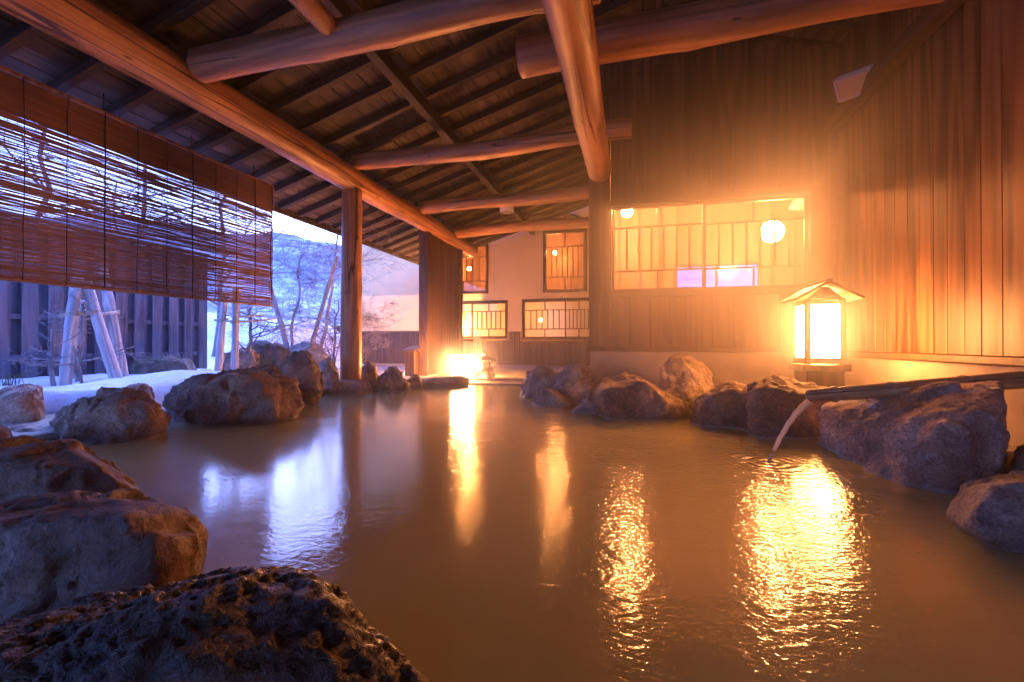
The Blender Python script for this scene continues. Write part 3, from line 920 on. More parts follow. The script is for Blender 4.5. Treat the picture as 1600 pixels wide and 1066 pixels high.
# ------------------------------------------------------------------ windows
def sash(parent, x0, x1, z0, z1, y, pane_mat, fw=0.038, mw=0.022, mid_bars=6, rows=(0.234, 0.78), top_split=True, name='window'):
    """A sliding sash in the plane Y = y: frame, a lattice of two panes over seven slots over two panes, and the glass."""
    cx, cz = (x0 + x1) / 2, (z0 + z1) / 2
    w = thing(name, None, None)
    w.parent = parent
    w.location = Vector((cx, y, cz)) - world_loc(parent)
    WM[w.name] = Matrix.Translation((cx, y, cz))
    d = 0.04
    blk('rail', (x0, y - d / 2, z1 - fw), (x1, y + d / 2, z1), FRAMEW, w)
    blk('rail', (x0, y - d / 2, z0), (x1, y + d / 2, z0 + fw), FRAMEW, w)
    blk('stile', (x0, y - d / 2, z0 + fw), (x0 + fw, y + d / 2, z1 - fw), FRAMEW, w)
    blk('stile', (x1 - fw, y - d / 2, z0 + fw), (x1, y + d / 2, z1 - fw), FRAMEW, w)
    gx0, gx1, gz0, gz1 = x0 + fw, x1 - fw, z0 + fw, z1 - fw
    H = gz1 - gz0
    za, zb = gz1 - rows[0] * H, gz1 - rows[1] * H
    e = 0.011
    for z in (za, zb):
        blk('muntin', (gx0, y - e, z - mw / 2), (gx1, y + e, z + mw / 2), FRAMEW, w, bev=0.002)
    for i in range(mid_bars):
        xx = gx0 + (gx1 - gx0) * (i + 1) / (mid_bars + 1)
        blk('muntin', (xx - mw / 2, y - e, zb + mw / 2), (xx + mw / 2, y + e, za - mw / 2), FRAMEW, w, bev=0.002)
    if top_split:
        blk('muntin', (cx - mw / 2, y - e, za + mw / 2), (cx + mw / 2, y + e, gz1), FRAMEW, w, bev=0.002)
    blk('muntin', (cx - mw / 2, y - e, gz0), (cx + mw / 2, y + e, zb - mw / 2), FRAMEW, w, bev=0.002)
    # one pane of glass per opening, set in the middle of the lattice
    h_ = mw / 2
    cells = [(gx0, cx - h_, za + h_, gz1), (cx + h_, gx1, za + h_, gz1), (gx0, cx - h_, gz0, zb - h_), (cx + h_, gx1, gz0, zb - h_)]
    for i in range(mid_bars + 1):
        xa = gx0 + (gx1 - gx0) * i / (mid_bars + 1) + (h_ if i else 0)
        xb = gx0 + (gx1 - gx0) * (i + 1) / (mid_bars + 1) - (h_ if i < mid_bars else 0)
        cells.append((xa, xb, zb + h_, za - h_))
    for xa, xb, z_0, z_1 in cells:
        bm = bmesh.new()
        v = [bm.verts.new(c) for c in ((xa, y + 0.004, z_0), (xb, y + 0.004, z_0), (xb, y + 0.004, z_1), (xa, y + 0.004, z_1))]
        bm.faces.new(v)
        link('pane', from_bm(bm, 'pane'), pane_mat, w)
    return w

# ------------------------------------------------------------------ bathhouse wall (centre right)
wx0, wx1 = XatY(956, YM), XatY(1266, YM)
wz0, wz1 = 1.36, 2.46
bath = thing('bathhouse_wall', 'boarded bathhouse front wall with two lit lattice windows behind the rocks', 'wall', (0.9, YM, 0.0), kind='thing')
blk('base', (XC + 0.02, YM - 0.03, -0.6), (XR, YM + 0.12, 0.60), CONC, bath, bev=0.01)
blk('trim', (XC - 0.03, YM - 0.075, 0.603), (XR, YM + 0.10, 0.655), DARKW, bath)
FR = 0.075
xx = XC + 0.275
bwid = 0.243
cuts = (wx0 - FR, wx1 + FR)
while xx < XR - 0.02:
    xe = min(xx + bwid, XR - 0.002)
    g = 0.004
    ztop = roof_z((xx + xe) / 2) - 0.10
    yj = random.uniform(-0.003, 0.003)
    if xe <= cuts[0] or xx >= cuts[1]:
        blk('plank', (xx + g / 2, YM + yj, 0.655), (xe - g / 2, YM + 0.025 + yj, ztop), MIDW, bath)
    else:
        blk('plank', (xx + g / 2, YM + yj, 0.655), (xe - g / 2, YM + 0.025 + yj, wz0 - FR), MIDW, bath)
        blk('plank', (xx + g / 2, YM + yj, wz1 + FR), (xe - g / 2, YM + 0.025 + yj, ztop), MIDW, bath)
        if xx < cuts[0]:
            blk('plank', (xx + g / 2, YM + yj, wz0 - FR), (cuts[0], YM + 0.025 + yj, wz1 + FR), MIDW, bath)
        if xe > cuts[1]:
            blk('plank', (cuts[1], YM + yj, wz0 - FR), (xe - g / 2, YM + 0.025 + yj, wz1 + FR), MIDW, bath)
    xx += bwid
bm = bmesh.new()
for xa, xb, za, zb in ((XC + 0.272, XR + 0.09, 0.66, wz0 - FR), (XC + 0.272, wx0 - FR, wz0 - FR, wz1 + FR), (wx1 + FR, XR + 0.09, wz0 - FR, wz1 + FR), (XC + 0.272, XR + 0.09, wz1 + FR, roof_z(XC) - 0.02)):
    f1 = [bm.verts.new(q) for q in ((xa, YM + 0.035, za), (xb, YM + 0.035, za), (xb, YM + 0.035, zb), (xa, YM + 0.035, zb))]
    bm.faces.new(f1)
bmesh.ops.solidify(bm, geom=list(bm.faces), thickness=-0.03)
link('backing', from_bm(bm, 'backing'), DARKW, bath)['kind'] = 'stuff'
blk('corner_post', (XC, YM - 0.05, 0.658), (XC + 0.27, YM + 0.22, roof_z(XC) - 0.1), MIDW, bath, bev=0.008)
blk('corner_post', (XR - 0.07, YM - 0.075, 0.66), (XR - 0.005, YM - 0.006, roof_z(XR) - 0.1), MIDW, bath)
# window casing
y0, y1 = YM - 0.045, YM + 0.10
blk('casing', (wx0 - FR, y0, wz1), (wx1 + FR, y1, wz1 + FR), FRAMEW, bath)
blk('casing', (wx0 - FR - 0.02, y0 - 0.02, wz0 - FR), (wx1 + FR + 0.02, y1, wz0), FRAMEW, bath)
blk('casing', (wx0 - FR, y0, wz0), (wx0, y1, wz1), FRAMEW, bath)
blk('casing', (wx1, y0, wz0), (wx1 + FR, y1, wz1), FRAMEW, bath)
wmid = XatY(1101, YM)
sash(bath, wx0 + 0.002, wmid + 0.018, wz0 + 0.002, wz1 - 0.002, YM + 0.015, GLASS)
sash(bath, wmid - 0.018, wx1 - 0.002, wz0 + 0.002, wz1 - 0.002, YM + 0.062, GLASS)
# side of the bathhouse running back (turned away from the camera)
blk('side_wall', (XC + 0.05, YM + 0.225, -0.3), (XC + 0.15, YF - 0.02, roof_z(XC) - 0.1), MIDW, bath)

# the lit room behind the lattice windows
room = thing('inner_room', 'lit wooden room seen through the bathhouse windows', 'room', (1.0, 7.5, 0.3), kind='structure')
rx0, rx1, ry1, rz0, rz1 = XC + 0.16, 2.9, 8.6, 0.4, 3.35
ox0, ox1, oz0, oz1 = XatY(1058, ry1), XatY(1185, ry1), 1.45, ZatY(1100, 416, ry1)
blk('back_panel', (rx0, ry1, rz0), (ox0, ry1 + 0.06, rz1), INNERW, room)
blk('back_panel', (ox1, ry1, rz0), (rx1, ry1 + 0.06, rz1), INNERW, room)
blk('back_panel', (ox0 + 0.001, ry1, rz0), (ox1 - 0.001, ry1 + 0.06, oz0), INNERW, room)
blk('back_panel', (ox0 + 0.001, ry1, oz1), (ox1 - 0.001, ry1 + 0.06, rz1), INNERW, room)
for xa, xb, za, zb in ((ox0 - 0.06, ox0, oz0 - 0.05, oz1 + 0.06), (ox1, ox1 + 0.06, oz0 - 0.05, oz1 + 0.06), (ox0, ox1, oz1, oz1 + 0.06)):
    blk('casing', (xa, ry1 - 0.03, za), (xb, ry1 - 0.003, zb), FRAMEW, room)
panel_bm = bmesh.new()
panel_bm.faces.new([panel_bm.verts.new(q) for q in ((ox0, ry1 + 0.045, oz0), (ox1, ry1 + 0.045, oz0), (ox1, ry1 + 0.045, oz1), (ox0, ry1 + 0.045, oz1))])
link('pane', from_bm(panel_bm, 'pane'), FROST, room)
blk('mullion', ((ox0 + ox1) / 2 - 0.02, ry1 + 0.01, oz0), ((ox0 + ox1) / 2 + 0.02, ry1 + 0.04, oz1), FRAMEW, room)
blk('side_panel', (rx0, YM + 0.23, rz0), (rx0 + 0.04, ry1 - 0.002, rz1), INNERW, room)
blk('side_panel', (rx1, YM + 0.16, rz0), (rx1 + 0.05, ry1 - 0.002, rz1), INNERW, room)
blk('room_floor', (rx0, YM + 0.13, rz0 - 0.06), (rx1, ry1, rz0 - 0.002), INNERW, room)
blk('room_ceiling', (rx0, YM + 0.13, rz1 + 0.002), (rx1, ry1, rz1 + 0.05), PLASTER, room)
for i in range(9):
    xa = rx0 + 0.15 + i * 0.36
    if ox0 - 0.12 < xa < ox1 + 0.08:
        continue
    blk('batten', (xa, ry1 - 0.022, rz0 + 0.002), (xa + 0.045, ry1 - 0.002, rz1 - 0.002), FRAMEW, room)
blk('counter', (rx0 + 0.06, 7.9, 1.28), (1.35, 8.55, 1.34), FRAMEW, room)
blk('counter', (rx0 + 0.06, 8.15, rz0 + 0.002), (1.35, 8.5, 1.278), PLASTER, room)

def globe_lamp(name, label, c, r, strength, color=WARMW, cord_top=None):
    t = thing(name, label, 'lamp', c, 'lamps inside the lit rooms')
    bm = bmesh.new()
    bmesh.ops.create_icosphere(bm, subdivisions=3, radius=r)
    me = from_bm(bm, 'globe', True)
    link('globe', me, emit('lit_globe_' + name, color, strength), t, Matrix.Translation(c))
    if cord_top:
        cv = Vector(c)
        tube('cord', [cv + Vector((0, 0, r + 0.03)), (cv.x, cv.y, cord_top)], 0.006, DARKCORD, t, 6)
        tube('cap', [cv + Vector((0, 0, r * 0.9)), cv + Vector((0, 0, r + 0.035))], [r * 0.5, r * 0.3], FRAMEW, t, 12)
    return t
L1 = P(980, 331, 7.1)
L2 = P(1207, 362, 6.4)
globe_lamp('globe_lamp', 'small blazing lamp behind the left sash of the bathhouse window', L1, 0.085, 280, (1.0, 0.33, 0.10), cord_top=rz1)
globe_lamp('globe_lamp', 'larger blazing lamp behind the right sash of the bathhouse window', L2, 0.15, 125, (1.0, 0.33, 0.10), cord_top=rz1)
# fluted pendant shade seen in the window's top right corner
sh = thing('pendant_shade', 'fluted white glass shade hanging in the top right of the bathhouse window', 'lampshade', P(1252, 310, 6.0))
c = P(1258, 316, 5.9)
bm = bmesh.new()
rows = []
for r_, z_ in ((0.02, 0.13), (0.07, 0.10), (0.13, 0.03), (0.17, -0.05)):
    rows.append([bm.verts.new((c.x + r_ * (1 + 0.06 * (i % 2)) * math.cos(6.2832 * i / 36), c.y + r_ * (1 + 0.06 * (i % 2)) * math.sin(6.2832 * i / 36), c.z + z_)) for i in range(36)])
for a, b in zip(rows, rows[1:]):
    for i in range(36):
        bm.faces.new((a[i], a[(i + 1) % 36], b[(i + 1) % 36], b[i]))
bmesh.ops.solidify(bm, geom=list(bm.faces), thickness=0.004)
link('shade', from_bm(bm, 'shade'), WHITEP, sh)
tube('cord', [(c.x, c.y, c.z + 0.13), (c.x, c.y, rz1)], 0.005, DARKCORD, sh, 6)

# ------------------------------------------------------------------ right wall
rw = thing('right_wall', 'tall cedar board wall on the right above a pale stone base', 'wall', (XR, 2.5, 0.0), kind='thing')
blk('base', (XR - 0.01, -4.3, -0.6), (XR + 0.14, YM - 0.035, 0.560), CONC, rw, bev=0.01)
blk('trim', (XR - 0.055, -4.3, 0.563), (XR + 0.10, YM - 0.08, 0.615), LANTW, rw)
yy = YM - 0.004
rnd = random.Random(4)
while yy > -4.3:
    w_ = rnd.choice((0.165, 0.185, 0.205))
    xo = rnd.uniform(-0.001, 0.001)
    blk('plank', (XR + xo, yy - w_ + 0.004, 0.617), (XR + 0.024 + xo, yy, roof_z(XR) - 0.02), WALLW, rw, bev=0.003)
    yy -= w_

blk('backing', (XR + 0.03, -4.3, 0.615), (XR + 0.10, YM + 0.1, roof_z(XR) + 0.05), DARKW, rw)
rear = thing('added_rear_wall', 'unseen boarded wall added behind the viewer to keep sky light out', 'wall', (-1, -4.4, 0.0), kind='structure')  # unseen wall, added to block the sky light from behind the camera
xx = -3.86
while xx < XR - 0.05:
    za = 0.0 if (xx < 0.75 or xx > 1.75) else 2.2
    blk('plank', (xx + 0.002, -4.45, za), (xx + 0.238, -4.42, roof_z(xx + 0.1) - 0.12), MIDW, rear)
    xx += 0.24

# ------------------------------------------------------------------ far house wall and the thin wall by the open side
far = thing('house_wall', 'cream plastered far house wall over dark boards with four lattice windows', 'wall', (-3.5, YF, 0.0), kind='thing')
FZ0, FZ1 = 1.03, 4.3
def hole_list():
    W = []
    def win(u0, u1, v0, v1, uref):
        return (XatY(u0, YF), XatY(u1, YF), ZatY(uref, v1, YF), ZatY(uref, v0, YF))
    W.append(win(686, 763, 381, 459, 745))      # upper left
    W.append(win(849, 917, 360, 457, 880))      # upper right
    W.append(win(682, 793, 470, 530, 770))      # lower left
    W.append(win(816, 930, 467, 531, 860))      # lower right
    return W
HOLES = hole_list()
def wall_cells(x0, x1, z0, z1, holes):
    xs_ = sorted({x0, x1, *[h[0] for h in holes], *[h[1] for h in holes]})
    zs_ = sorted({z0, z1, *[h[2] for h in holes], *[h[3] for h in holes]})
    xs_ = [v for v in xs_ if x0 <= v <= x1]; zs_ = [v for v in zs_ if z0 <= v <= z1]
    out = []
    for xa, xb in zip(xs_, xs_[1:]):
        run = None
        for za, zb in zip(zs_, zs_[1:]):
            mx_, mz = (xa + xb) / 2, (za + zb) / 2
            ins = any(h[0] < mx_ < h[1] and h[2] < mz < h[3] for h in holes)
            if not ins:
                run = (run[0], zb) if run else (za, zb)
            if ins or zb == zs_[-1]:
                if run:
                    out.append((xa, xb, run[0], run[1]))
                run = None
    return out
bm = bmesh.new()
for xa, xb, za, zb in wall_cells(-8.3, 0.4, FZ0, FZ1, HOLES):
    v = [bm.verts.new(cc) for cc in ((xa, YF, za), (xb, YF, za), (xb, YF, zb), (xa, YF, zb))]
    bm.faces.new(v)
bmesh.ops.remove_doubles(bm, verts=bm.verts, dist=1e-5)
ext = bmesh.ops.extrude_face_region(bm, geom=list(bm.faces))
bmesh.ops.translate(bm, vec=(0, 0.12, 0), verts=[g for g in ext['geom'] if isinstance(g, bmesh.types.BMVert)])
bmesh.ops.recalc_face_normals(bm, faces=bm.faces)
link('plaster', from_bm(bm, 'plaster'), PLASTER, far)
xx = -8.3
while xx < 0.38:
    w_ = 0.15
    xc_ = xx + w_ / 2
    top = FZ0 - 0.004
    for h in HOLES[2:]:
        if h[0] - 0.08 < xc_ < h[1] + 0.08:
            top = h[2] - 0.052
    blk('plank', (xx + 0.002, YF - 0.03, 0.165), (xx + w_ - 0.002, YF - 0.006, top), DARKW, far, bev=0.003)
    xx += w_
blk('trim', (-8.3, YF - 0.055, FZ0 - 0.002), (XatY(680, YF), YF - 0.002, FZ0 + 0.035), DARKW, far)
blk('backing', (-8.3, YF - 0.004, 0.16), (0.4, YF + 0.1, HOLES[2][2] - 0.06), DARKW, far)
blk('trim', (-8.3, YF - 0.06, 0.125), (0.4, YF - 0.004, 0.163), DARKW, far)
blk('base', (-8.3, YF - 0.02, -0.4), (0.4, YF + 0.12, 0.123), CONC, far)
for hi, h in enumerate(HOLES):
    x0, x1, z0, z1 = h
    c_ = 0.05
    y0, y1 = YF - 0.05, YF + 0.06
    blk('casing', (x0, y0, z1 - c_), (x1, y1, z1), FRAMEW, far)
    blk('casing', (x0, y0, z0), (x1, y1, z0 + c_), FRAMEW, far)
    blk('casing', (x0, y0, z0 + c_), (x0 + c_, y1, z1 - c_), FRAMEW, far)
    blk('casing', (x1 - c_, y0, z0 + c_), (x1, y1, z1 - c_), FRAMEW, far)
    xi0, xi1, zi0, zi1 = x0 + c_ + 0.002, x1 - c_ - 0.002, z0 + c_ + 0.002, z1 - c_ - 0.002
    if hi < 2:
        sash(far, xi0, xi1, zi0, zi1, YF + 0.01, GLASS, fw=0.03, mw=0.026)
    else:
        xm_ = XatY((737, 883)[hi - 2], YF)
        sash(far, xi0, xm_ + 0.02, zi0, zi1, YF + 0.01, FROST, fw=0.03, mw=0.026, mid_bars=4 if hi == 2 else 6)
        sash(far, xm_ - 0.02, xi1, zi0, zi1, YF + 0.052, FROST, fw=0.03, mw=0.026)
# arched fanlight above the upper right window
ax0, ax1 = HOLES[1][0], HOLES[1][1]
axc, az0 = (ax0 + ax1) / 2, HOLES[1][3] + 0.005
arr = (ax1 - ax0) / 2 - 0.03
fan = thing('fanlight', None, None); fan.parent = far; fan.location = Vector((axc, YF, az0)) - world_loc(far); WM[fan.name] = Matrix.Translation((axc, YF, az0))
bm = bmesh.new()
tube_into(bm, [(axc + arr * math.cos(a), YF - 0.03, az0 + 0.02 + 0.72 * arr * math.sin(a)) for a in np.linspace(0, math.pi, 25)], [0.025] * 25, 8)
link('arch', from_bm(bm, 'arch', True), FRAMEW, fan)
for a in (0.45, 0.9, math.pi / 2, math.pi - 0.9, math.pi - 0.45):
    tube('spoke', [(axc + 0.04 * math.cos(a), YF - 0.03, az0 + 0.02), (axc + arr * math.cos(a), YF - 0.03, az0 + 0.02 + 0.72 * arr * math.sin(a))], 0.011, FRAMEW, fan, 8)
FANP = glass('fanlight_glass', (0.95, 0.93, 0.9), 0.9, 0.2, 1.5)
bm = bmesh.new()
bm.faces.new([bm.verts.new((axc + arr * math.cos(a), YF - 0.012, az0 + 0.02 + 0.72 * arr * math.sin(a))) for a in np.linspace(0, math.pi, 25)])
link('pane', from_bm(bm, 'pane'), FANP, fan)

hroom = thing('house_room', 'lit rooms seen through the far house windows', 'room', (-2, 13, 0.3), kind='structure')
hx0, hx1 = -4.9, 0.6
blk('back_panel', (hx0, 13.9, 0.2), (hx1, 13.96, 4.4), INNERW, hroom)
blk('side_panel', (hx0 - 0.05, YF + 0.13, 0.2), (hx0 - 0.002, 13.95, 4.4), INNERW, hroom)
blk('side_panel', (hx1 + 0.002, YF + 0.13, 0.2), (hx1 + 0.05, 13.95, 4.4), INNERW, hroom)
blk('room_floor', (hx0, YF + 0.125, 1.98), (hx1, 13.895, 2.04), INNERW, hroom)
blk('room_floor', (hx0, YF + 0.125, 0.14), (hx1, 13.895, 0.198), INNERW, hroom)
blk('room_ceiling', (hx0, YF + 0.125, 4.402), (hx1, 13.95, 4.45), PLASTER, hroom)
globe_lamp('globe_lamp', 'bright bulb behind the upper left window of the house', P(733, 420, 13.3), 0.05, 380)
globe_lamp('globe_lamp', 'bright bulb behind the upper right window of the house', P(867, 395, 13.2), 0.05, 330)
globe_lamp('globe_lamp', 'low yellow lamp behind the lower left window of the house', P(728, 512, 13.2), 0.07, 220)
globe_lamp('globe_lamp', 'lamp behind the lower right frosted window of the house', P(845, 500, 13.4), 0.05, 170)

xw = -3.98
tw = thing('wing_wall', 'narrow dark boarded wing wall under the end of the long beam', 'wall', (xw, 9.0, 0.0), kind='thing')
yw0, yw1 = 8.3, 10.05
blk('end_post', (xw - 0.10, yw0, 0.04), (xw + 0.10, yw0 + 0.18, 3.0), DARKW, tw, bev=0.008)
yy = yw0 + 0.183
while yy < yw1:
    blk('plank', (xw - 0.075, yy, 0.045), (xw + 0.075, yy + 0.152, 3.0), DARKW, tw)
    yy += 0.155
blk('end_post', (xw - 0.10, yw1 + 0.03, 0.04), (xw + 0.10, yw1 + 0.2, 3.0), DARKW, tw, bev=0.008)

# ------------------------------------------------------------------ far pool edge and paving
edge = thing('pool_curb', 'low stone curb along the far edge of the pool', 'curb', (-2, 7.4, 0.0))
xx = -2.95
rnd = random.Random(8)
while xx < -0.62:
    w_ = rnd.uniform(0.34, 0.5)
    xe = min(xx + w_, -0.6)
    blk('stone', (xx + 0.004, 7.34 + rnd.uniform(-0.012, 0.012), -0.5), (xe - 0.004, 7.66, 0.035 + rnd.uniform(-0.006, 0.006)), CURB, edge, bev=0.012)
    xx = xe
pav = thing('paving', 'pale stone paving between the pool curb and the house wall', 'paving', (-2, 9, 0.05), kind='structure')
yy = 7.68
row = 0
while yy < 11.9:
    xx = -3.82 - 0.3 * (row % 2)
    while xx < -0.5:
        xa, xb = max(xx, -3.84), min(xx + 0.6, -0.48)
        if xb - xa > 0.05:
            blk('paver', (xa + 0.004, yy + 0.004, 0.0), (xb - 0.004, min(yy + 0.6, 11.95) - 0.004, 0.082 + random.uniform(-0.003, 0.003)), PAVE, pav, bev=0.006)
        xx += 0.6
    yy += 0.6; row += 1

# ------------------------------------------------------------------ lanterns and garden lights
PAPER = emit('lit_paper', (1.0, 0.36, 0.10), 25)
def panel(name, a, b, c_, d, mat, parent):
    bm = bmesh.new()
    bm.faces.new([bm.verts.new(q) for q in (a, b, c_, d)])
    bmesh.ops.solidify(bm, geom=list(bm.faces), thickness=0.003)
    return link(name, from_bm(bm, name), mat, parent)

lx0, lx1, ly0, ly1 = 1.49, 1.80, 4.52, 4.84
lant = thing('paper_lantern', 'glowing wooden paper lantern with a gabled roof on a post at the right', 'lantern', ((lx0 + lx1) / 2, (ly0 + ly1) / 2, 0.0))
pz0, pz1 = 0.577, 1.042
pw = 0.045
for xa in (lx0, lx1 - pw):
    for ya in (ly0, ly1 - pw):
        blk('corner_post', (xa, ya, 0.518), (xa + pw, ya + pw, 1.093), LANTW, lant)
for za, zb in ((0.521, pz0 - 0.003), (pz1 + 0.003, 1.091)):
    blk('rail', (lx0 + pw, ly0 + 0.004, za), (lx1 - pw, ly0 + pw - 0.004, zb), LANTW, lant)
    blk('rail', (lx0 + pw, ly1 - pw + 0.004, za), (lx1 - pw, ly1 - 0.004, zb), LANTW, lant)
    blk('rail', (lx0 + 0.004, ly0 + pw, za), (lx0 + pw - 0.004, ly1 - pw, zb), LANTW, lant)
    blk('rail', (lx1 - pw + 0.004, ly0 + pw, za), (lx1 - 0.004, ly1 - pw, zb), LANTW, lant)
e = 0.012
xa, xb, ya, yb = lx0 + pw, lx1 - pw, ly0 + e, ly1 - e
panel('paper_panel', (xa, ya, pz0), (xb, ya, pz0), (xb, ya, pz1), (xa, ya, pz1), PAPER, lant)
panel('paper_panel', (xb, yb, pz0), (xa, yb, pz0), (xa, yb, pz1), (xb, yb, pz1), PAPER, lant)
xa, xb, ya, yb = lx0 + e, lx1 - e, ly0 + pw, ly1 - pw
panel('paper_panel', (xa, yb, pz0), (xa, ya, pz0), (xa, ya, pz1), (xa, yb, pz1), PAPER, lant)
panel('paper_panel', (xb, ya, pz0), (xb, yb, pz0), (xb, yb, pz1), (xb, ya, pz1), PAPER, lant)
blk('plinth', (lx0 - 0.03, ly0 - 0.03, 0.462), (lx1 + 0.03, ly1 + 0.03, 0.516), LANTW, lant, bev=0.006)
blk('post', (lx0 + 0.006, ly0 + 0.006, -0.1), (lx1 - 0.006, ly1 - 0.006, 0.46), LANTW, lant, bev=0.008)
lxm = (lx0 + lx1) / 2
apex = 1.233
for s in (-1, 1):
    a = Vector((lxm, (ly0 + ly1) / 2, apex)); b = Vector((lxm + s * 0.258, (ly0 + ly1) / 2, 1.085))
    nn = Vector((s * 0.148, 0, 0.258)).normalized()
    bar('roof_board', a + (b - a) * 0.02, b, 0.48, 0.022, LANTW, lant, up=nn)
for yq in (ly0 + 0.01, ly1 - 0.03):
    bm = bmesh.new()
    f1 = [bm.verts.new(q) for q in ((lx0 + 0.02, yq, 1.095), (lx1 - 0.02, yq, 1.095), (lxm + 0.03, yq, 1.195), (lxm - 0.03, yq, 1.195))]
    f2 = [bm.verts.new((q.co.x, yq + 0.02, q.co.z)) for q in f1]
    bm.faces.new(f1); bm.faces.new(list(reversed(f2)))
    for i in range(4):
        bm.faces.new((f1[i], f2[i], f2[(i + 1) % 4], f1[(i + 1) % 4]))
    bmesh.ops.recalc_face_normals(bm, faces=bm.faces)
    link('gable', from_bm(bm, 'gable'), LANTW, lant)
blk('ridge_cap', (lxm - 0.025, ly0 - 0.09, apex - 0.002), (lxm + 0.025, ly1 + 0.09, apex + 0.022), LANTW, lant)

# the far garden light, a low paper box at the end of the pool
gx, gy = P(723, 580, 8.35).x, P(723, 580, 8.35).y
gl_ = thing('garden_light', 'low square paper light blazing at the far end of the pool', 'lantern', (gx, gy, 0.08))
GP = emit('lit_garden_paper', (1.0, 0.38, 0.12), 80)
s_ = 0.165
for sx in (-1, 1):
    for sy in (-1, 1):
        blk('corner_post', (gx + sx * s_ - 0.012, gy + sy * s_ - 0.012, 0.084), (gx + sx * s_ + 0.012, gy + sy * s_ + 0.012, 0.50), LANTW, gl_)
blk('lid', (gx - s_ - 0.03, gy - s_ - 0.03, 0.502), (gx + s_ + 0.03, gy + s_ + 0.03, 0.525), LANTW, gl_)
for (ax_, ay_), (bx_, by_) in (((-1, -1), (1, -1)), ((1, 1), (-1, 1)), ((-1, 1), (-1, -1)), ((1, -1), (1, 1))):
    k_ = s_ - 0.004
    j = s_ - 0.014
    a = Vector((gx + ax_ * (j if ax_ != bx_ else k_), gy + ay_ * (j if ay_ != by_ else k_), 0.12))
    b = Vector((gx + bx_ * (j if ax_ != bx_ else k_), gy + by_ * (j if ay_ != by_ else k_), 0.12))
    up_ = Vector((0, 0, 0.37))
    panel('paper_panel', a, b, b + up_, a + up_, GP, gl_)

# stone lantern beside it
sl = P(757, 598, 8.2)
st = thing('stone_lantern', 'small grey stone lantern with a broad cap beside the blazing garden light', 'stone lantern', (sl.x, sl.y, 0.08))
def lathe(name, prof, seg, c, mat, parent, flat=True):
    bm = bmesh.new()
    rows = [[bm.verts.new((c[0] + r_ * math.cos(2 * math.pi * (i + 0.5) / seg), c[1] + r_ * math.sin(2 * math.pi * (i + 0.5) / seg), z_)) for i in range(seg)] for r_, z_ in prof]
    for a, b in zip(rows, rows[1:]):
        for i in range(seg):
            bm.faces.new((a[i], a[(i + 1) % seg], b[(i + 1) % seg], b[i]))
    bm.faces.new(list(reversed(rows[0]))); bm.faces.new(rows[-1])
    return link(name, from_bm(bm, name, not flat), mat, parent)
cc = (sl.x, sl.y)
for i in range(4):
    a = math.pi / 4 + i * math.pi / 2
    d_ = Vector((math.cos(a), math.sin(a), 0))
    b0 = Vector((sl.x, sl.y, 0))
    tube('leg', [b0 + d_ * 0.17 + Vector((0, 0, 0.075)), b0 + d_ * 0.16 + Vector((0, 0, 0.13)), b0 + d_ * 0.11 + Vector((0, 0, 0.19)), b0 + d_ * 0.06 + Vector((0, 0, 0.215))], [0.055, 0.052, 0.05, 0.05], GRANITE, st, 8)
lathe('platform', [(0.13, 0.19), (0.16, 0.205), (0.16, 0.255), (0.12, 0.265)], 6, cc, GRANITE, st)
lathe('fire_box', [(0.11, 0.266), (0.11, 0.375)], 6, cc, GRANITE, st)
lathe('cap', [(0.10, 0.376), (0.205, 0.388), (0.21, 0.412), (0.15, 0.445), (0.05, 0.475)], 6, cc, GRANITE, st)
lathe('finial', [(0.03, 0.476), (0.045, 0.50), (0.03, 0.53), (0.004, 0.555)], 12, cc, GRANITE, st, False)

# wooden box light by the wing wall, its added lit back turned to the house wall
bx = P(640, 593, 8.9)
bl = thing('box_light', 'wooden box light with a slanted lid and an added hidden lit back, before the wing wall', 'garden light', (bx.x, bx.y, 0.05))
X0, X1, Yb0, Yb1 = bx.x - 0.10, bx.x + 0.10, bx.y, bx.y + 0.26
blk('panel', (X0, Yb0, -0.02), (X1, Yb0 + 0.02, 0.545), DARKW, bl)
blk('panel', (X0, Yb0 + 0.022, -0.02), (X0 + 0.02, Yb1, 0.545), DARKW, bl)
blk('panel', (X1 - 0.02, Yb0 + 0.022, -0.02), (X1, Yb1, 0.545), DARKW, bl)
bar('lid', (bx.x, Yb0 - 0.05, 0.565), (bx.x, Yb1 + 0.06, 0.65), 0.27, 0.024, DARKW, bl)
panel('added_lit_panel', (X0 + 0.02, Yb1 - 0.02, 0.10), (X1 - 0.02, Yb1 - 0.02, 0.10), (X1 - 0.02, Yb1 - 0.02, 0.50), (X0 + 0.02, Yb1 - 0.02, 0.50), emit('added_lit_box_panel', (1.0, 0.46, 0.18), 1000), bl)  # hidden glowing panel, added to give the house wall its warm glow

# ------------------------------------------------------------------ bamboo spout and jet
sp = thing('bamboo_spout', 'grey bamboo pipe laid on the lichened block and pouring into the pool', 'spout', (1.6, 3.3, 0.4))
sa, sb = Vector((XR - 0.012, 3.53, 0.475)), P(1266, 619, 2.74)
L = (sb - sa).length
bm = bmesh.new()
seg, rings = 28, 90
prev = None
nodes_z = [0.38, 0.86, 1.22]
def brad(z):
    r_ = 0.055 + (0.040 - 0.055) * z / L
    for nz in nodes_z:
        r_ += 0.008 * math.exp(-((z - nz) / 0.014) ** 2) - 0.005 * math.exp(-((z - nz + 0.03) / 0.012) ** 2)
    return r_
dirs = (sb - sa).normalized()
outer, inner = [], []
for j in range(rings + 1):
    z = L * j / rings
    row, rin = [], []
    for i in range(seg):
        an = 2 * math.pi * i / seg
        cut = 0.055 * math.cos(an - 0.3) * smooth01((z - L + 0.10) / 0.10)       # the mouth is sawn at a slant
        row.append(bm.verts.new((brad(z) * math.cos(an), brad(z) * math.sin(an), z + cut)))
    outer.append(row)
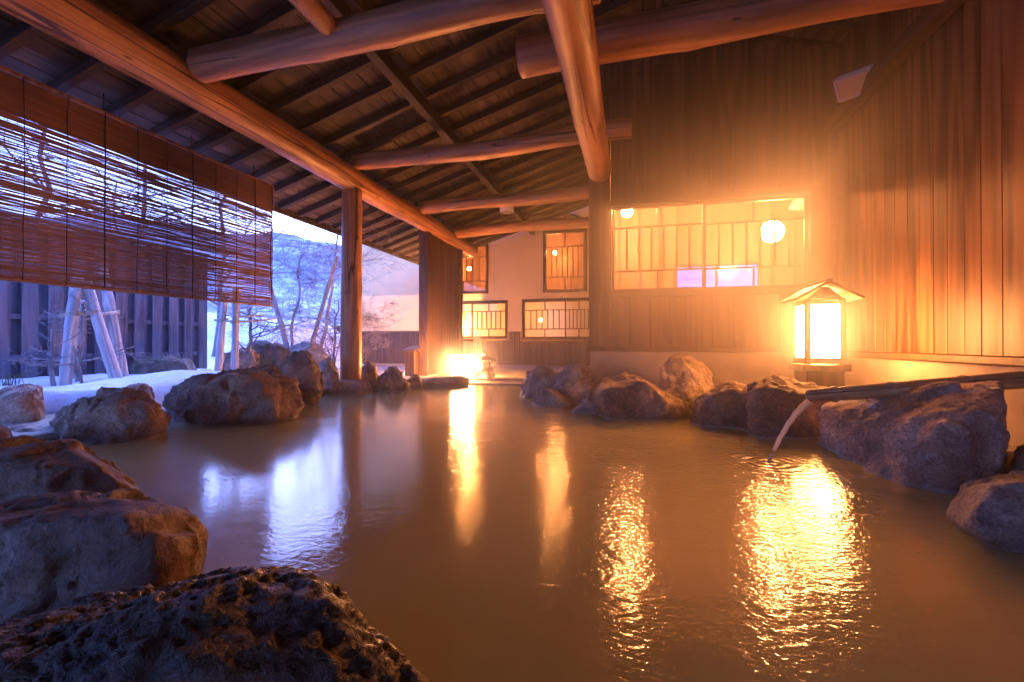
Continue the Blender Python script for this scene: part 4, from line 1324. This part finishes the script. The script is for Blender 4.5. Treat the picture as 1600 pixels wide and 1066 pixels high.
for j in range(24):
    z = L - 0.30 * j / 23
    row = []
    for i in range(seg):
        an = 2 * math.pi * i / seg
        cut = 0.055 * math.cos(an - 0.3) * smooth01((z - L + 0.10) / 0.10)
        row.append(bm.verts.new(((brad(z) - 0.008) * math.cos(an), (brad(z) - 0.008) * math.sin(an), z + cut)))
    inner.append(row)
allr = outer + inner
for a, b in zip(allr, allr[1:]):
    for i in range(seg):
        bm.faces.new((a[i], a[(i + 1) % seg], b[(i + 1) % seg], b[i]))
bm.faces.new(list(reversed(outer[0]))); bm.faces.new(inner[-1])
bmesh.ops.recalc_face_normals(bm, faces=bm.faces)
link('pipe', from_bm(bm, 'pipe', True), BAMBOO, sp, axis_matrix(sa, sb))

jm = Mat('falling_water')
jn = jm.noise(jm.mapping(jm.coord(), (60, 60, 6)), 1.0, 3, 0.6)
jb = jm.bump(jn, 0.4, 0.01)
f_ = jm.node('ShaderNodeFresnel'); jm.inp(f_, 'IOR', 1.5); jm.inp(f_, 'Normal', jb)
g_ = jm.node('ShaderNodeBsdfGlossy'); jm.inp(g_, 'Roughness', 0.15); jm.inp(g_, 'Normal', jb)
t_ = jm.node('ShaderNodeBsdfTransparent'); jm.inp(t_, 'Color', (0.97, 0.95, 0.93))
d_ = jm.node('ShaderNodeBsdfTranslucent'); jm.inp(d_, 'Color', (0.55, 0.54, 0.52))
d2 = jm.node('ShaderNodeBsdfDiffuse'); jm.inp(d2, 'Color', (0.42, 0.41, 0.40))
a_ = jm.node('ShaderNodeAddShader'); jm.l.new(d_.outputs[0], a_.inputs[0]); jm.l.new(d2.outputs[0], a_.inputs[1])
m_ = jm.node('ShaderNodeMixShader'); jm.inp(m_, 0, 0.6)
jm.l.new(t_.outputs[0], m_.inputs[1]); jm.l.new(a_.outputs[0], m_.inputs[2])
m3 = jm.node('ShaderNodeMixShader'); jm.l.new(f_.outputs[0], m3.inputs[0]); jm.l.new(m_.outputs[0], m3.inputs[1]); jm.l.new(g_.outputs[0], m3.inputs[2])
jm.l.new(m3.outputs[0], jm.out.inputs[0])
land = P(1199, 722, 2.69)
land.z = -0.01
start = sb + Vector((0.03, 0.02, -0.018))
pts, rads = [], []
for i in range(25):
    f = i / 24
    p = start.lerp(land, f)
    p.z = start.z + (land.z - start.z) * (0.28 * f + 0.72 * f * f)
    pts.append(p + Vector((0.002 * math.sin(i * 1.7), 0, 0))); rads.append(0.022 * (1 - 0.55 * f) + 0.0015 * math.sin(i * 2.1))
jet = tube('water_jet', pts, rads, jm.done(), None, 12)
tag(jet, 'thin stream of water arching from the bamboo spout into the pool', 'water jet')

# ------------------------------------------------------------------ reed blind
XBL = -4.90
bz1, bz0 = 2.90, 1.255
by0, by1 = -2.6, 5.37
blind = thing('reed_blind', 'large brown reed blind hung under the eaves on the open side', 'blind', (XBL, 3.4, bz1))
def reeds(name, x, z0, z1, pitch, thick, wander, seed, y0=by0, y1=by1, gap_rows=()):
    rnd = random.Random(seed)
    vv, fc = [], []
    segs = 76
    z = z0
    k = 0
    while z < z1:
        e0, e1 = y0 + rnd.uniform(-0.012, 0.012), y1 + rnd.uniform(-0.012, 0.012)
        h = thick * rnd.uniform(0.72, 1.2)
        tilt = rnd.uniform(-1, 1) * wander * 0.6
        base = len(vv)
        for j in range(segs + 1):
            f = j / segs
            y = e0 + (e1 - e0) * f
            dz = wander * mnoise.noise(Vector((y * 2.6, z * 55.0, seed))) + tilt * (f - 0.5) + 0.010 * mnoise.noise(Vector((y * 0.5, z * 2.0, seed + 9)))
            dx = 0.012 * mnoise.noise(Vector((y * 0.8, z * 1.2, 4))) + 0.0012 * rnd.uniform(-1, 1)
            sag = -0.012 * math.sin(math.pi * f)
            for ox, oz in ((-0.0016, -h / 2), (0.0016, -h / 2), (0.0016, h / 2), (-0.0016, h / 2)):
                vv.append((x + dx + ox, y, z + dz + oz + sag))
        for j in range(segs):
            a = base + j * 4; b = a + 4
            for q in range(4):
                fc.append((a + q, a + (q + 1) % 4, b + (q + 1) % 4, b + q))
        fc.append((base, base + 3, base + 2, base + 1)); e_ = base + segs * 4
        fc.append((e_, e_ + 1, e_ + 2, e_ + 3))
        st_ = pitch * rnd.uniform(0.8, 1.22)
        if mnoise.noise(Vector((z * 9.0, seed, 0.5))) > 0.32 and rnd.random() < 0.30:
            st_ += pitch * rnd.uniform(0.1, 0.45)
        z += st_; k += 1
    me = bpy.data.meshes.new(name); me.from_pydata(vv, [], fc)
    o = link(name, me, BLINDY, blind)
    o['kind'] = 'stuff'
    return o
# the reeds lie along Y: the same wood with its grain turned
def blind_material():
    M = Mat('blind_reed_lengthwise')
    p = M.pos()
    g = M.noise(M.mapping(p, (40, 1.6, 190)), 1.0, 3, 0.6)
    g2 = M.noise(M.mapping(p, (3, 0.5, 9)), 1.0, 4, 0.6)
    g3 = M.noise(M.mapping(p, (3, 9, 150)), 1.0, 3, 0.7)
    col = M.ramp(M.math('ADD', M.math('MULTIPLY', g, 0.55), M.math('ADD', M.math('MULTIPLY', g2, 0.2), M.math('MULTIPLY', g3, 0.25))), [(0.34, (0.13, 0.05, 0.028)), (0.5, (0.33, 0.15, 0.075)), (0.68, (0.55, 0.29, 0.15))])
    pb = M.principled(col, 0.5, 0.3, M.bump(g, 0.2, 0.002))
    tl = M.node('ShaderNodeBsdfTranslucent'); M.inp(tl, 'Color', M.mix(0.45, col, (0.5, 0.42, 0.36)))
    ms = M.node('ShaderNodeMixShader'); M.inp(ms, 0, 0.38)
    M.l.new(pb.outputs[0], ms.inputs[1]); M.l.new(tl.outputs[0], ms.inputs[2])
    M.l.new(ms.outputs[0], M.out.inputs['Surface'])
    return M.done()
BLINDY = blind_material()
reeds('reeds', XBL, bz0, bz1 - 0.02, 0.0098, 0.0099, 0.0052, 1)
reeds('valance_reeds', XBL + 0.035, bz1 - 0.31, bz1, 0.0050, 0.0047, 0.0012, 2)
blk('head_rail', (XBL - 0.006, by0, bz1 + 0.002), (XBL + 0.03, by1, bz1 + 0.03), BLINDW, blind)
tube('bottom_batten', [(XBL + 0.012, by0, bz0 - 0.022), (XBL + 0.012, (by0 + by1) / 2, bz0 - 0.034), (XBL + 0.012, by1 + 0.01, bz0 - 0.022)], 0.018, BLINDY, blind, 10)
rnd = random.Random(3)
yq = by0 + 0.12
i = 0
while yq < by1:
    thick = i % 3 == 1
    pts = [(XBL + 0.045 + 0.004 * rnd.uniform(-1, 1), yq + 0.006 * rnd.uniform(-1, 1), bz1 - (bz1 - bz0 + 0.03) * f) for f in np.linspace(0, 1, 9)]
    tube('stitch_cord', pts, 0.0035 if not thick else 0.006, DARKCORD, blind, 5)
    if thick:
        zt = roof_z(XBL) - 0.02
        tube('hanging_cord', [(XBL + 0.02, yq, bz1), (XBL + 0.02, yq, zt)], 0.0055, DARKCORD, blind, 5)
    yq += 0.30; i += 1
tube('pull_cord', [(XBL + 0.055, by1 - 0.08 + 0.02 * math.sin(k * 0.8), bz1 - (bz1 - bz0 - 0.1) * k / 9) for k in range(10)], 0.005, DARKCORD, blind, 5)

# ------------------------------------------------------------------ speaker and wall floodlight
c = P(792, 327, 9.0)
spk = thing('ceiling_speaker', 'white round speaker hanging between the two farthest cross logs', 'speaker', c)
lathe('body', [(0.115, c.z - 0.06), (0.14, c.z - 0.045), (0.14, c.z + 0.06), (0.15, c.z + 0.062), (0.15, c.z + 0.10), (0.12, c.z + 0.11)], 32, (c.x, c.y), WHITEP, spk, False)
lathe('grille', [(0.10, c.z - 0.068), (0.11, c.z - 0.0605)], 32, (c.x, c.y), CONC, spk, False)
tube('rod', [(c.x, c.y, c.z + 0.11), (c.x, c.y, roof_z(c.x) - 0.03)], 0.012, TILE, spk, 8)

c = P(1338, 130, 4.5)
fl = thing('floodlight', 'square white floodlight, unlit, high in the corner above the wall timber', 'floodlight', c)
rot = Matrix.Translation(c) @ Vector((-0.50, -0.62, -0.60)).to_track_quat('Z', 'Y').to_matrix().to_4x4()
link('housing', box_mesh(0.32, 0.24, 0.11, WHITEP, 0.02), WHITEP, fl, rot)
link('lens', box_mesh(0.25, 0.17, 0.012, PLASTER, 0.004), PLASTER, fl, rot @ Matrix.Translation((0, 0, 0.06)))
for dx in (-0.14, 0.14):
    link('bezel', box_mesh(0.022, 0.215, 0.02, WHITEP, 0.004), WHITEP, fl, rot @ Matrix.Translation((dx, 0, 0.062)))
for dy in (-0.096, 0.096):
    link('bezel', box_mesh(0.255, 0.02, 0.02, WHITEP, 0.004), WHITEP, fl, rot @ Matrix.Translation((0, dy, 0.062)))
bar('bracket', c + Vector((0.05, 0.05, 0.0)), Vector((min(c.x + 0.1, XR - 0.01), YM - 0.002, c.z + 0.02)), 0.04, 0.04, TILE, fl)

# ------------------------------------------------------------------ fence
XF = -7.9
fence = thing('board_fence', 'tall dark weathered board fence behind the snowy garden', 'fence', (XF, 4, 0.0))
pitch = 0.286
yb = 6.80
i = 0
rnd = random.Random(6)
while yb > -2.0:
    wj = 0.178
    h = 2.38 + rnd.uniform(-0.01, 0.01)
    blk('front_board', (XF + 0.03 + rnd.uniform(-0.003, 0.003), yb, 0.02), (XF + 0.052, yb + wj - rnd.uniform(0, 0.01), h), FENCEW, fence)
    if i:
        blk('back_board', (XF - 0.052, yb + wj - 0.075, 0.02), (XF - 0.03, yb + pitch + 0.07, h - 0.01), FENCEW, fence)
    yb -= pitch; i += 1
for z in (0.52, 1.06, 1.75, 2.25):
    blk('rail', (XF - 0.027, -2.0, z - 0.035), (XF + 0.027, 6.95, z + 0.035), FENCEW, fence)
for yp in (-1.9, 0.3, 2.5, 4.7, 6.9):
    blk('post', (XF - 0.15, yp - 0.045, -0.3), (XF - 0.06, yp + 0.045, 2.3), FENCEW, fence)
blk('cap_board', (XF - 0.09, -2.0, 2.392), (XF + 0.09, 6.99, 2.418), FENCEW, fence)

# guard rail beyond
ga, gb = P(300, 497, 15.5), P(452, 501, 17.5)
gd = (gb - ga).normalized()
grl = thing('guard_rail', 'steel guard rail at the road beyond the fence', 'guard rail', ga)
for dz in (0.10, -0.05):
    bar('beam', ga + Vector((0, 0, dz)) - gd * 3, gb + Vector((0, 0, dz)) + gd * 2, 0.05, 0.11, STEEL, grl)
bar('panel', ga + Vector((0, 0, -0.30)) - gd * 3, gb + Vector((0, 0, -0.30)) + gd * 2, 0.03, 0.26, TILE, grl)
for i in range(9):
    p = ga + gd * (i * 1.0 - 2.5)
    blk('post', (p.x - 0.05, p.y + 0.06, 0.4), (p.x + 0.05, p.y + 0.16, p.z + 0.12), STEEL, grl)

# ------------------------------------------------------------------ tree supports, shrubs, bare trees
def pole(a, b, r0, r1, seed, parent, name='pole'):
    return log(name, a, b, r0, r1, POLEW, seed, parent=parent, seg=14, rings=24, wob=0.02, knots=6)
def lashing(p, r, parent, axis):
    bm = bmesh.new()
    for k in range(4):
        tube_into(bm, [Vector(p) + Vector((math.cos(a) * r * 1.15, math.sin(a) * r * 1.15, (k - 1.5) * 0.014 + 0.004 * math.sin(a))) for a in np.linspace(0, 6.2832, 13)], [0.007] * 13, 5)
    return link('rope', from_bm(bm, 'rope', True), STRAW, parent)

s1 = thing('tree_support', 'three pale leaning poles roped round a bush in front of the fence', 'tree support', P(150, 600, 5.6))
A0, A1 = P(100, 605, 5.3), P(122, 430, 5.6)
pole(A0 - Vector((0, 0, 0.15)), A1, 0.062, 0.05, 51, s1)
B0, B1 = P(186, 588, 5.6), P(136, 440, 5.7)
pole(B0 - Vector((0, 0, 0.12)), B1, 0.068, 0.052, 52, s1)
C0, C1 = P(196, 586, 6.0), P(160, 420, 6.2)
pole(C0 - Vector((0, 0, 0.12)), C1, 0.062, 0.055, 53, s1)
D0, D1 = P(106, 600, 5.9), P(128, 470, 5.75)
pole(D0 - Vector((0, 0, 0.15)), D1, 0.05, 0.045, 54, s1)
tube('crossbar', [P(92, 494, 5.45), P(118, 488, 5.5), P(150, 492, 5.7), P(182, 488, 6.0)], [0.02, 0.022, 0.02, 0.018], STRAW, s1, 8)
for pp, rr in ((P(115, 490, 5.5), 0.06), (P(144, 489, 5.65), 0.065), (P(175, 488, 6.08), 0.065)):
    lashing(pp, rr, s1, None)

def grow(bm, p, d, L, r, depth, rnd, droop=0.0, spread=0.6, kids=3):
    n = 5
    pts, rads = [p.copy()], [r]
    q = p.copy(); dd = d.copy()
    for i in range(n):
        dd = (dd + Vector((rnd.gauss(0, 0.13), rnd.gauss(0, 0.13), rnd.gauss(0, 0.09) + droop))).normalized()
        q = q + dd * (L / n)
        pts.append(q.copy()); rads.append(r * (1 - 0.62 * (i + 1) / n))
    tube_into(bm, pts, rads, 6 if r > 0.012 else 4)
    if depth <= 0:
        return
    for k in range(kids + (depth > 2)):
        f = rnd.uniform(0.3, 1.0)
        i = min(n - 1, int(f * n))
        base = pts[i].lerp(pts[i + 1], f * n - i)
        ax = Vector((rnd.gauss(0, 1), rnd.gauss(0, 1), rnd.gauss(0, 0.6))).normalized()
        nd = (dd * (1 - spread * 0.5) + ax * spread).normalized()
        grow(bm, base, nd, L * rnd.uniform(0.45, 0.75), max(0.0022, rads[i] * 0.58), depth - 1, rnd, droop, spread, kids)

def bare_tree(name, label, cat, base, top, r, seed, L2, depth=4, group=None, spread=0.65, droop=0.0, mat=None, kids=3, start=0.35):
    rnd = random.Random(seed)
    t = thing(name, label, cat, base, group)
    n = 9
    base = Vector(base); top = Vector(top)
    pts, rads = [], []
    for i in range(n + 1):
        f = i / n
        p = base.lerp(top, f) + Vector((rnd.gauss(0, 0.012), rnd.gauss(0, 0.012), 0)) * (i > 0) * (base - top).length
        pts.append(p); rads.append(r * (1 - 0.65 * f))
    bm = bmesh.new(); tube_into(bm, pts, rads, 10)
    link('trunk', from_bm(bm, 'trunk', True), mat or BARK, t)
    bm = bmesh.new()
    for k in range(9):
        f = rnd.uniform(start, 1.0); i = min(n - 1, int(f * n))
        b = pts[i].lerp(pts[i + 1], f * n - i)
        ax = Vector((rnd.gauss(0, 1), rnd.gauss(0, 1), rnd.uniform(0.1, 0.8))).normalized()
        grow(bm, b, ax, L2 * rnd.uniform(0.6, 1.1) * (1.15 - 0.5 * f), rads[i] * 0.5, depth - 1, rnd, droop, spread, kids)
    link('crown', from_bm(bm, 'crown', True), mat or BARK, t)
    return t

bare_tree('bare_bush', 'leafless bush with thin stems bound between the three pale poles', 'bush', P(118, 596, 5.75) - Vector((0, 0, 0.1)), P(135, 450, 5.75), 0.035, 71, 0.55, depth=4, spread=0.7, start=0.1)
bare_tree('bare_sapling', 'thin crooked leafless sapling left of the three pale poles', 'sapling', P(85, 606, 5.1) - Vector((0, 0, 0.1)), P(82, 515, 5.1), 0.026, 72, 0.4, depth=2, spread=0.6)
bare_tree('bare_sapling', 'small forked stick of a plant under the middle pale pole', 'sapling', P(132, 597, 5.4) - Vector((0, 0, 0.1)), P(116, 540, 5.4), 0.02, 73, 0.12, depth=1)

s2 = thing('tree_support', 'two upright and two leaning poles tied round the twisted shrub near the mound', 'tree support', P(400, 590, 7.4))
for k, (a, b, r0) in enumerate(((P(338, 590, 7.0), P(352, 460, 7.0), 0.055), (P(367, 588, 6.9), P(368, 450, 6.9), 0.055), (P(456, 552, 8.6), P(420, 440, 8.6), 0.045), (P(477, 558, 8.6), P(526, 400, 8.6), 0.042))):
    pole(a - Vector((0, 0, 0.2)), b, r0, r0 * 0.8, 61 + k, s2)
tube('crossbar', [P(335, 500, 7.0), P(367, 503, 6.95), P(405, 501, 7.3), P(430, 498, 7.8)], 0.016, STRAW, s2, 8)
tube('crossbar', [P(340, 492, 7.1), P(380, 495, 7.0), P(415, 492, 7.5)], 0.012, STRAW, s2, 8)
lashing(P(367, 503, 6.9), 0.055, s2, None)
lashing(P(349, 500, 7.0), 0.055, s2, None)
bare_tree('twisted_shrub', 'twisted leafless shrub between the upright poles beside the mound', 'shrub', P(396, 585, 7.5) - Vector((0, 0, 0.15)), P(388, 480, 7.4), 0.045, 81, 0.75, depth=4, spread=0.9, kids=3, start=0.25)
bare_tree('bare_tree', 'leafless tree against the hillside beside the log post', 'tree', P(505, 560, 10.5) - Vector((0, 0, 0.3)), P(532, 300, 11.0), 0.045, 82, 1.9, depth=5, group='bare garden trees', spread=0.75, start=0.45)
bare_tree('bare_tree', 'leafless tree whose branches stick out past the edge of the blind', 'tree', P(330, 560, 10.0) - Vector((0, 0, 0.3)), P(360, 250, 10.0), 0.065, 83, 2.6, depth=5, group='bare garden trees', spread=0.7, start=0.3)
bare_tree('bare_tree', 'leafless tree showing through the middle of the blind', 'tree', P(215, 560, 9.5) - Vector((0, 0, 0.3)), P(235, 200, 9.5), 0.07, 84, 2.4, depth=4, group='bare garden trees', spread=0.7, start=0.4)
bare_tree('bare_tree', 'leafless tree showing through the left end of the blind', 'tree', P(60, 560, 9.0) - Vector((0, 0, 0.3)), P(70, 150, 9.0), 0.075, 85, 2.4, depth=4, group='bare garden trees', spread=0.7, start=0.4)

bare_tree('bare_tree', 'slender leafless tree with frosty twigs in front of the snow mound', 'tree', P(452, 556, 9.3) - Vector((0, 0, 0.3)), P(470, 385, 9.3), 0.035, 86, 1.5, depth=5, group='bare garden trees', spread=0.8, start=0.25, kids=4)
bare_tree('bare_bush', 'spreading leafless bush touching the log post from behind', 'bush', P(520, 575, 8.6) - Vector((0, 0, 0.3)), P(528, 470, 8.7), 0.03, 87, 0.9, depth=5, spread=0.85, start=0.1, kids=4)

# dry grass tufts poking from the snow
def tuft(u, v, t, seed, label, n=26, h=0.16, mat=None):
    rnd = random.Random(seed)
    bm = bmesh.new()
    c = P(u, v, t)
    for _ in range(n):
        a = rnd.uniform(0, 6.283); l = rnd.uniform(0.4, 1.0) * h; o = rnd.uniform(0.3, 1.0) * l
        b = c + Vector((rnd.gauss(0, 0.06), rnd.gauss(0, 0.06), -0.05))
        tube_into(bm, [b, b + Vector((math.cos(a) * o * 0.4, math.sin(a) * o * 0.4, l * 0.7 + 0.05)), b + Vector((math.cos(a) * o, math.sin(a) * o, l + 0.02))], [0.004, 0.003, 0.001], 4)
    tag(link('grass_tuft', from_bm(bm, 'grass_tuft'), mat or STRAW), label, 'grass tuft', 'dry grass tufts in the snow')
DRYG = plain('dry_leaf_green', (0.16, 0.15, 0.07), 0.8, 0.2, 0.4, 30, 0.2)
tuft(12, 606, 5.3, 1, 'dry grass tuft in front of the fence at the far left', 40, 0.22, DRYG)
tuft(272, 566, 6.7, 2, 'dry grass tuft growing on top of the mossy garden rock', 30, 0.16)
tuft(415, 572, 7.5, 3, 'low evergreen tuft below the twisted shrub', 60, 0.20, DRYG)
tuft(318, 586, 7.0, 4, 'dry grass tuft at the end of the fence', 26, 0.16)

# ------------------------------------------------------------------ steam over the pool
STEAM_THIN, STEAM_THICK = 0.010, 0.33
bm = bmesh.new()
foot = [(-3.66, 0.35), (2.28, 0.35), (2.28, 5.92), (-0.60, 5.92), (-0.60, 11.5), (-3.66, 11.5)]
lo = [bm.verts.new((x, y, 0.012)) for x, y in foot]
hi = [bm.verts.new((x, y, 3.02 if x > -3 else 2.92)) for x, y in foot]
bm.faces.new(list(reversed(lo))); bm.faces.new(hi)
for i in range(len(foot)):
    j = (i + 1) % len(foot)
    bm.faces.new((lo[i], lo[j], hi[j], hi[i]))
bmesh.ops.recalc_face_normals(bm, faces=bm.faces)
vm = bpy.data.materials.new('steam')
vm.use_nodes = True
vn = vm.node_tree.nodes
vn.clear()
vo = vn.new('ShaderNodeOutputMaterial')
vp = vn.new('ShaderNodeVolumePrincipled')
vp.inputs['Color'].default_value = (0.95, 0.93, 0.9, 1)
vp.inputs['Anisotropy'].default_value = 0.45
vl = vm.node_tree.links
def vnode(t, **kw):
    nd = vn.new(t)
    for k_, v_ in kw.items():
        setattr(nd, k_, v_)
    return nd
vg = vnode('ShaderNodeNewGeometry')
vtc = vnode('ShaderNodeTexCoord')
vmap = vnode('ShaderNodeMapping')
vmap.vector_type = 'TEXTURE'
vmap.inputs['Location'].default_value = (1.2, 5.5, 1.75)
vmap.inputs['Scale'].default_value = (3.3, 3.2, 2.3)
vl.new(vtc.outputs['Object'], vmap.inputs['Vector'])
vlen = vnode('ShaderNodeVectorMath', operation='LENGTH')
vl.new(vmap.outputs[0], vlen.inputs[0])
vmr = vnode('ShaderNodeMapRange', interpolation_type='SMOOTHSTEP')
vmr.inputs['From Min'].default_value = 1.0
vmr.inputs['From Max'].default_value = 0.0
vmr.inputs['To Min'].default_value = STEAM_THIN
vmr.inputs['To Max'].default_value = STEAM_THICK
vl.new(vlen.outputs['Value'], vmr.inputs['Value'])
vns = vnode('ShaderNodeTexNoise')
vns.inputs['Scale'].default_value = 1.1
vns.inputs['Detail'].default_value = 2.0
vl.new(vtc.outputs['Object'], vns.inputs['Vector'])
vm2 = vnode('ShaderNodeMath', operation='MULTIPLY')
vm3 = vnode('ShaderNodeMath', operation='MULTIPLY_ADD')
vl.new(vns.outputs['Fac'], vm3.inputs[0]); vm3.inputs[1].default_value = 1.2; vm3.inputs[2].default_value = 0.4
vmap2 = vnode('ShaderNodeMapping')
vmap2.vector_type = 'TEXTURE'
vmap2.inputs['Location'].default_value = (-2.75, 7.9, 0.35)
vmap2.inputs['Scale'].default_value = (1.5, 1.5, 1.3)
vl.new(vtc.outputs['Object'], vmap2.inputs['Vector'])
vlen2 = vnode('ShaderNodeVectorMath', operation='LENGTH')
vl.new(vmap2.outputs[0], vlen2.inputs[0])
vmr2 = vnode('ShaderNodeMapRange', interpolation_type='SMOOTHSTEP')
vmr2.inputs['From Min'].default_value = 1.0
vmr2.inputs['From Max'].default_value = 0.0
vmr2.inputs['To Min'].default_value = 0.0
vmr2.inputs['To Max'].default_value = 0.13
vl.new(vlen2.outputs['Value'], vmr2.inputs['Value'])
vadd = vnode('ShaderNodeMath', operation='ADD')
vl.new(vmr.outputs[0], vadd.inputs[0]); vl.new(vmr2.outputs[0], vadd.inputs[1])
vl.new(vadd.outputs[0], vm2.inputs[0]); vl.new(vm3.outputs[0], vm2.inputs[1])
vl.new(vm2.outputs[0], vp.inputs['Density'])
vm.node_tree.links.new(vp.outputs[0], vo.inputs['Volume'])
tag(link('steam', from_bm(bm, 'steam'), vm), 'thin steam hanging over the hot pool', 'steam', kind='stuff')
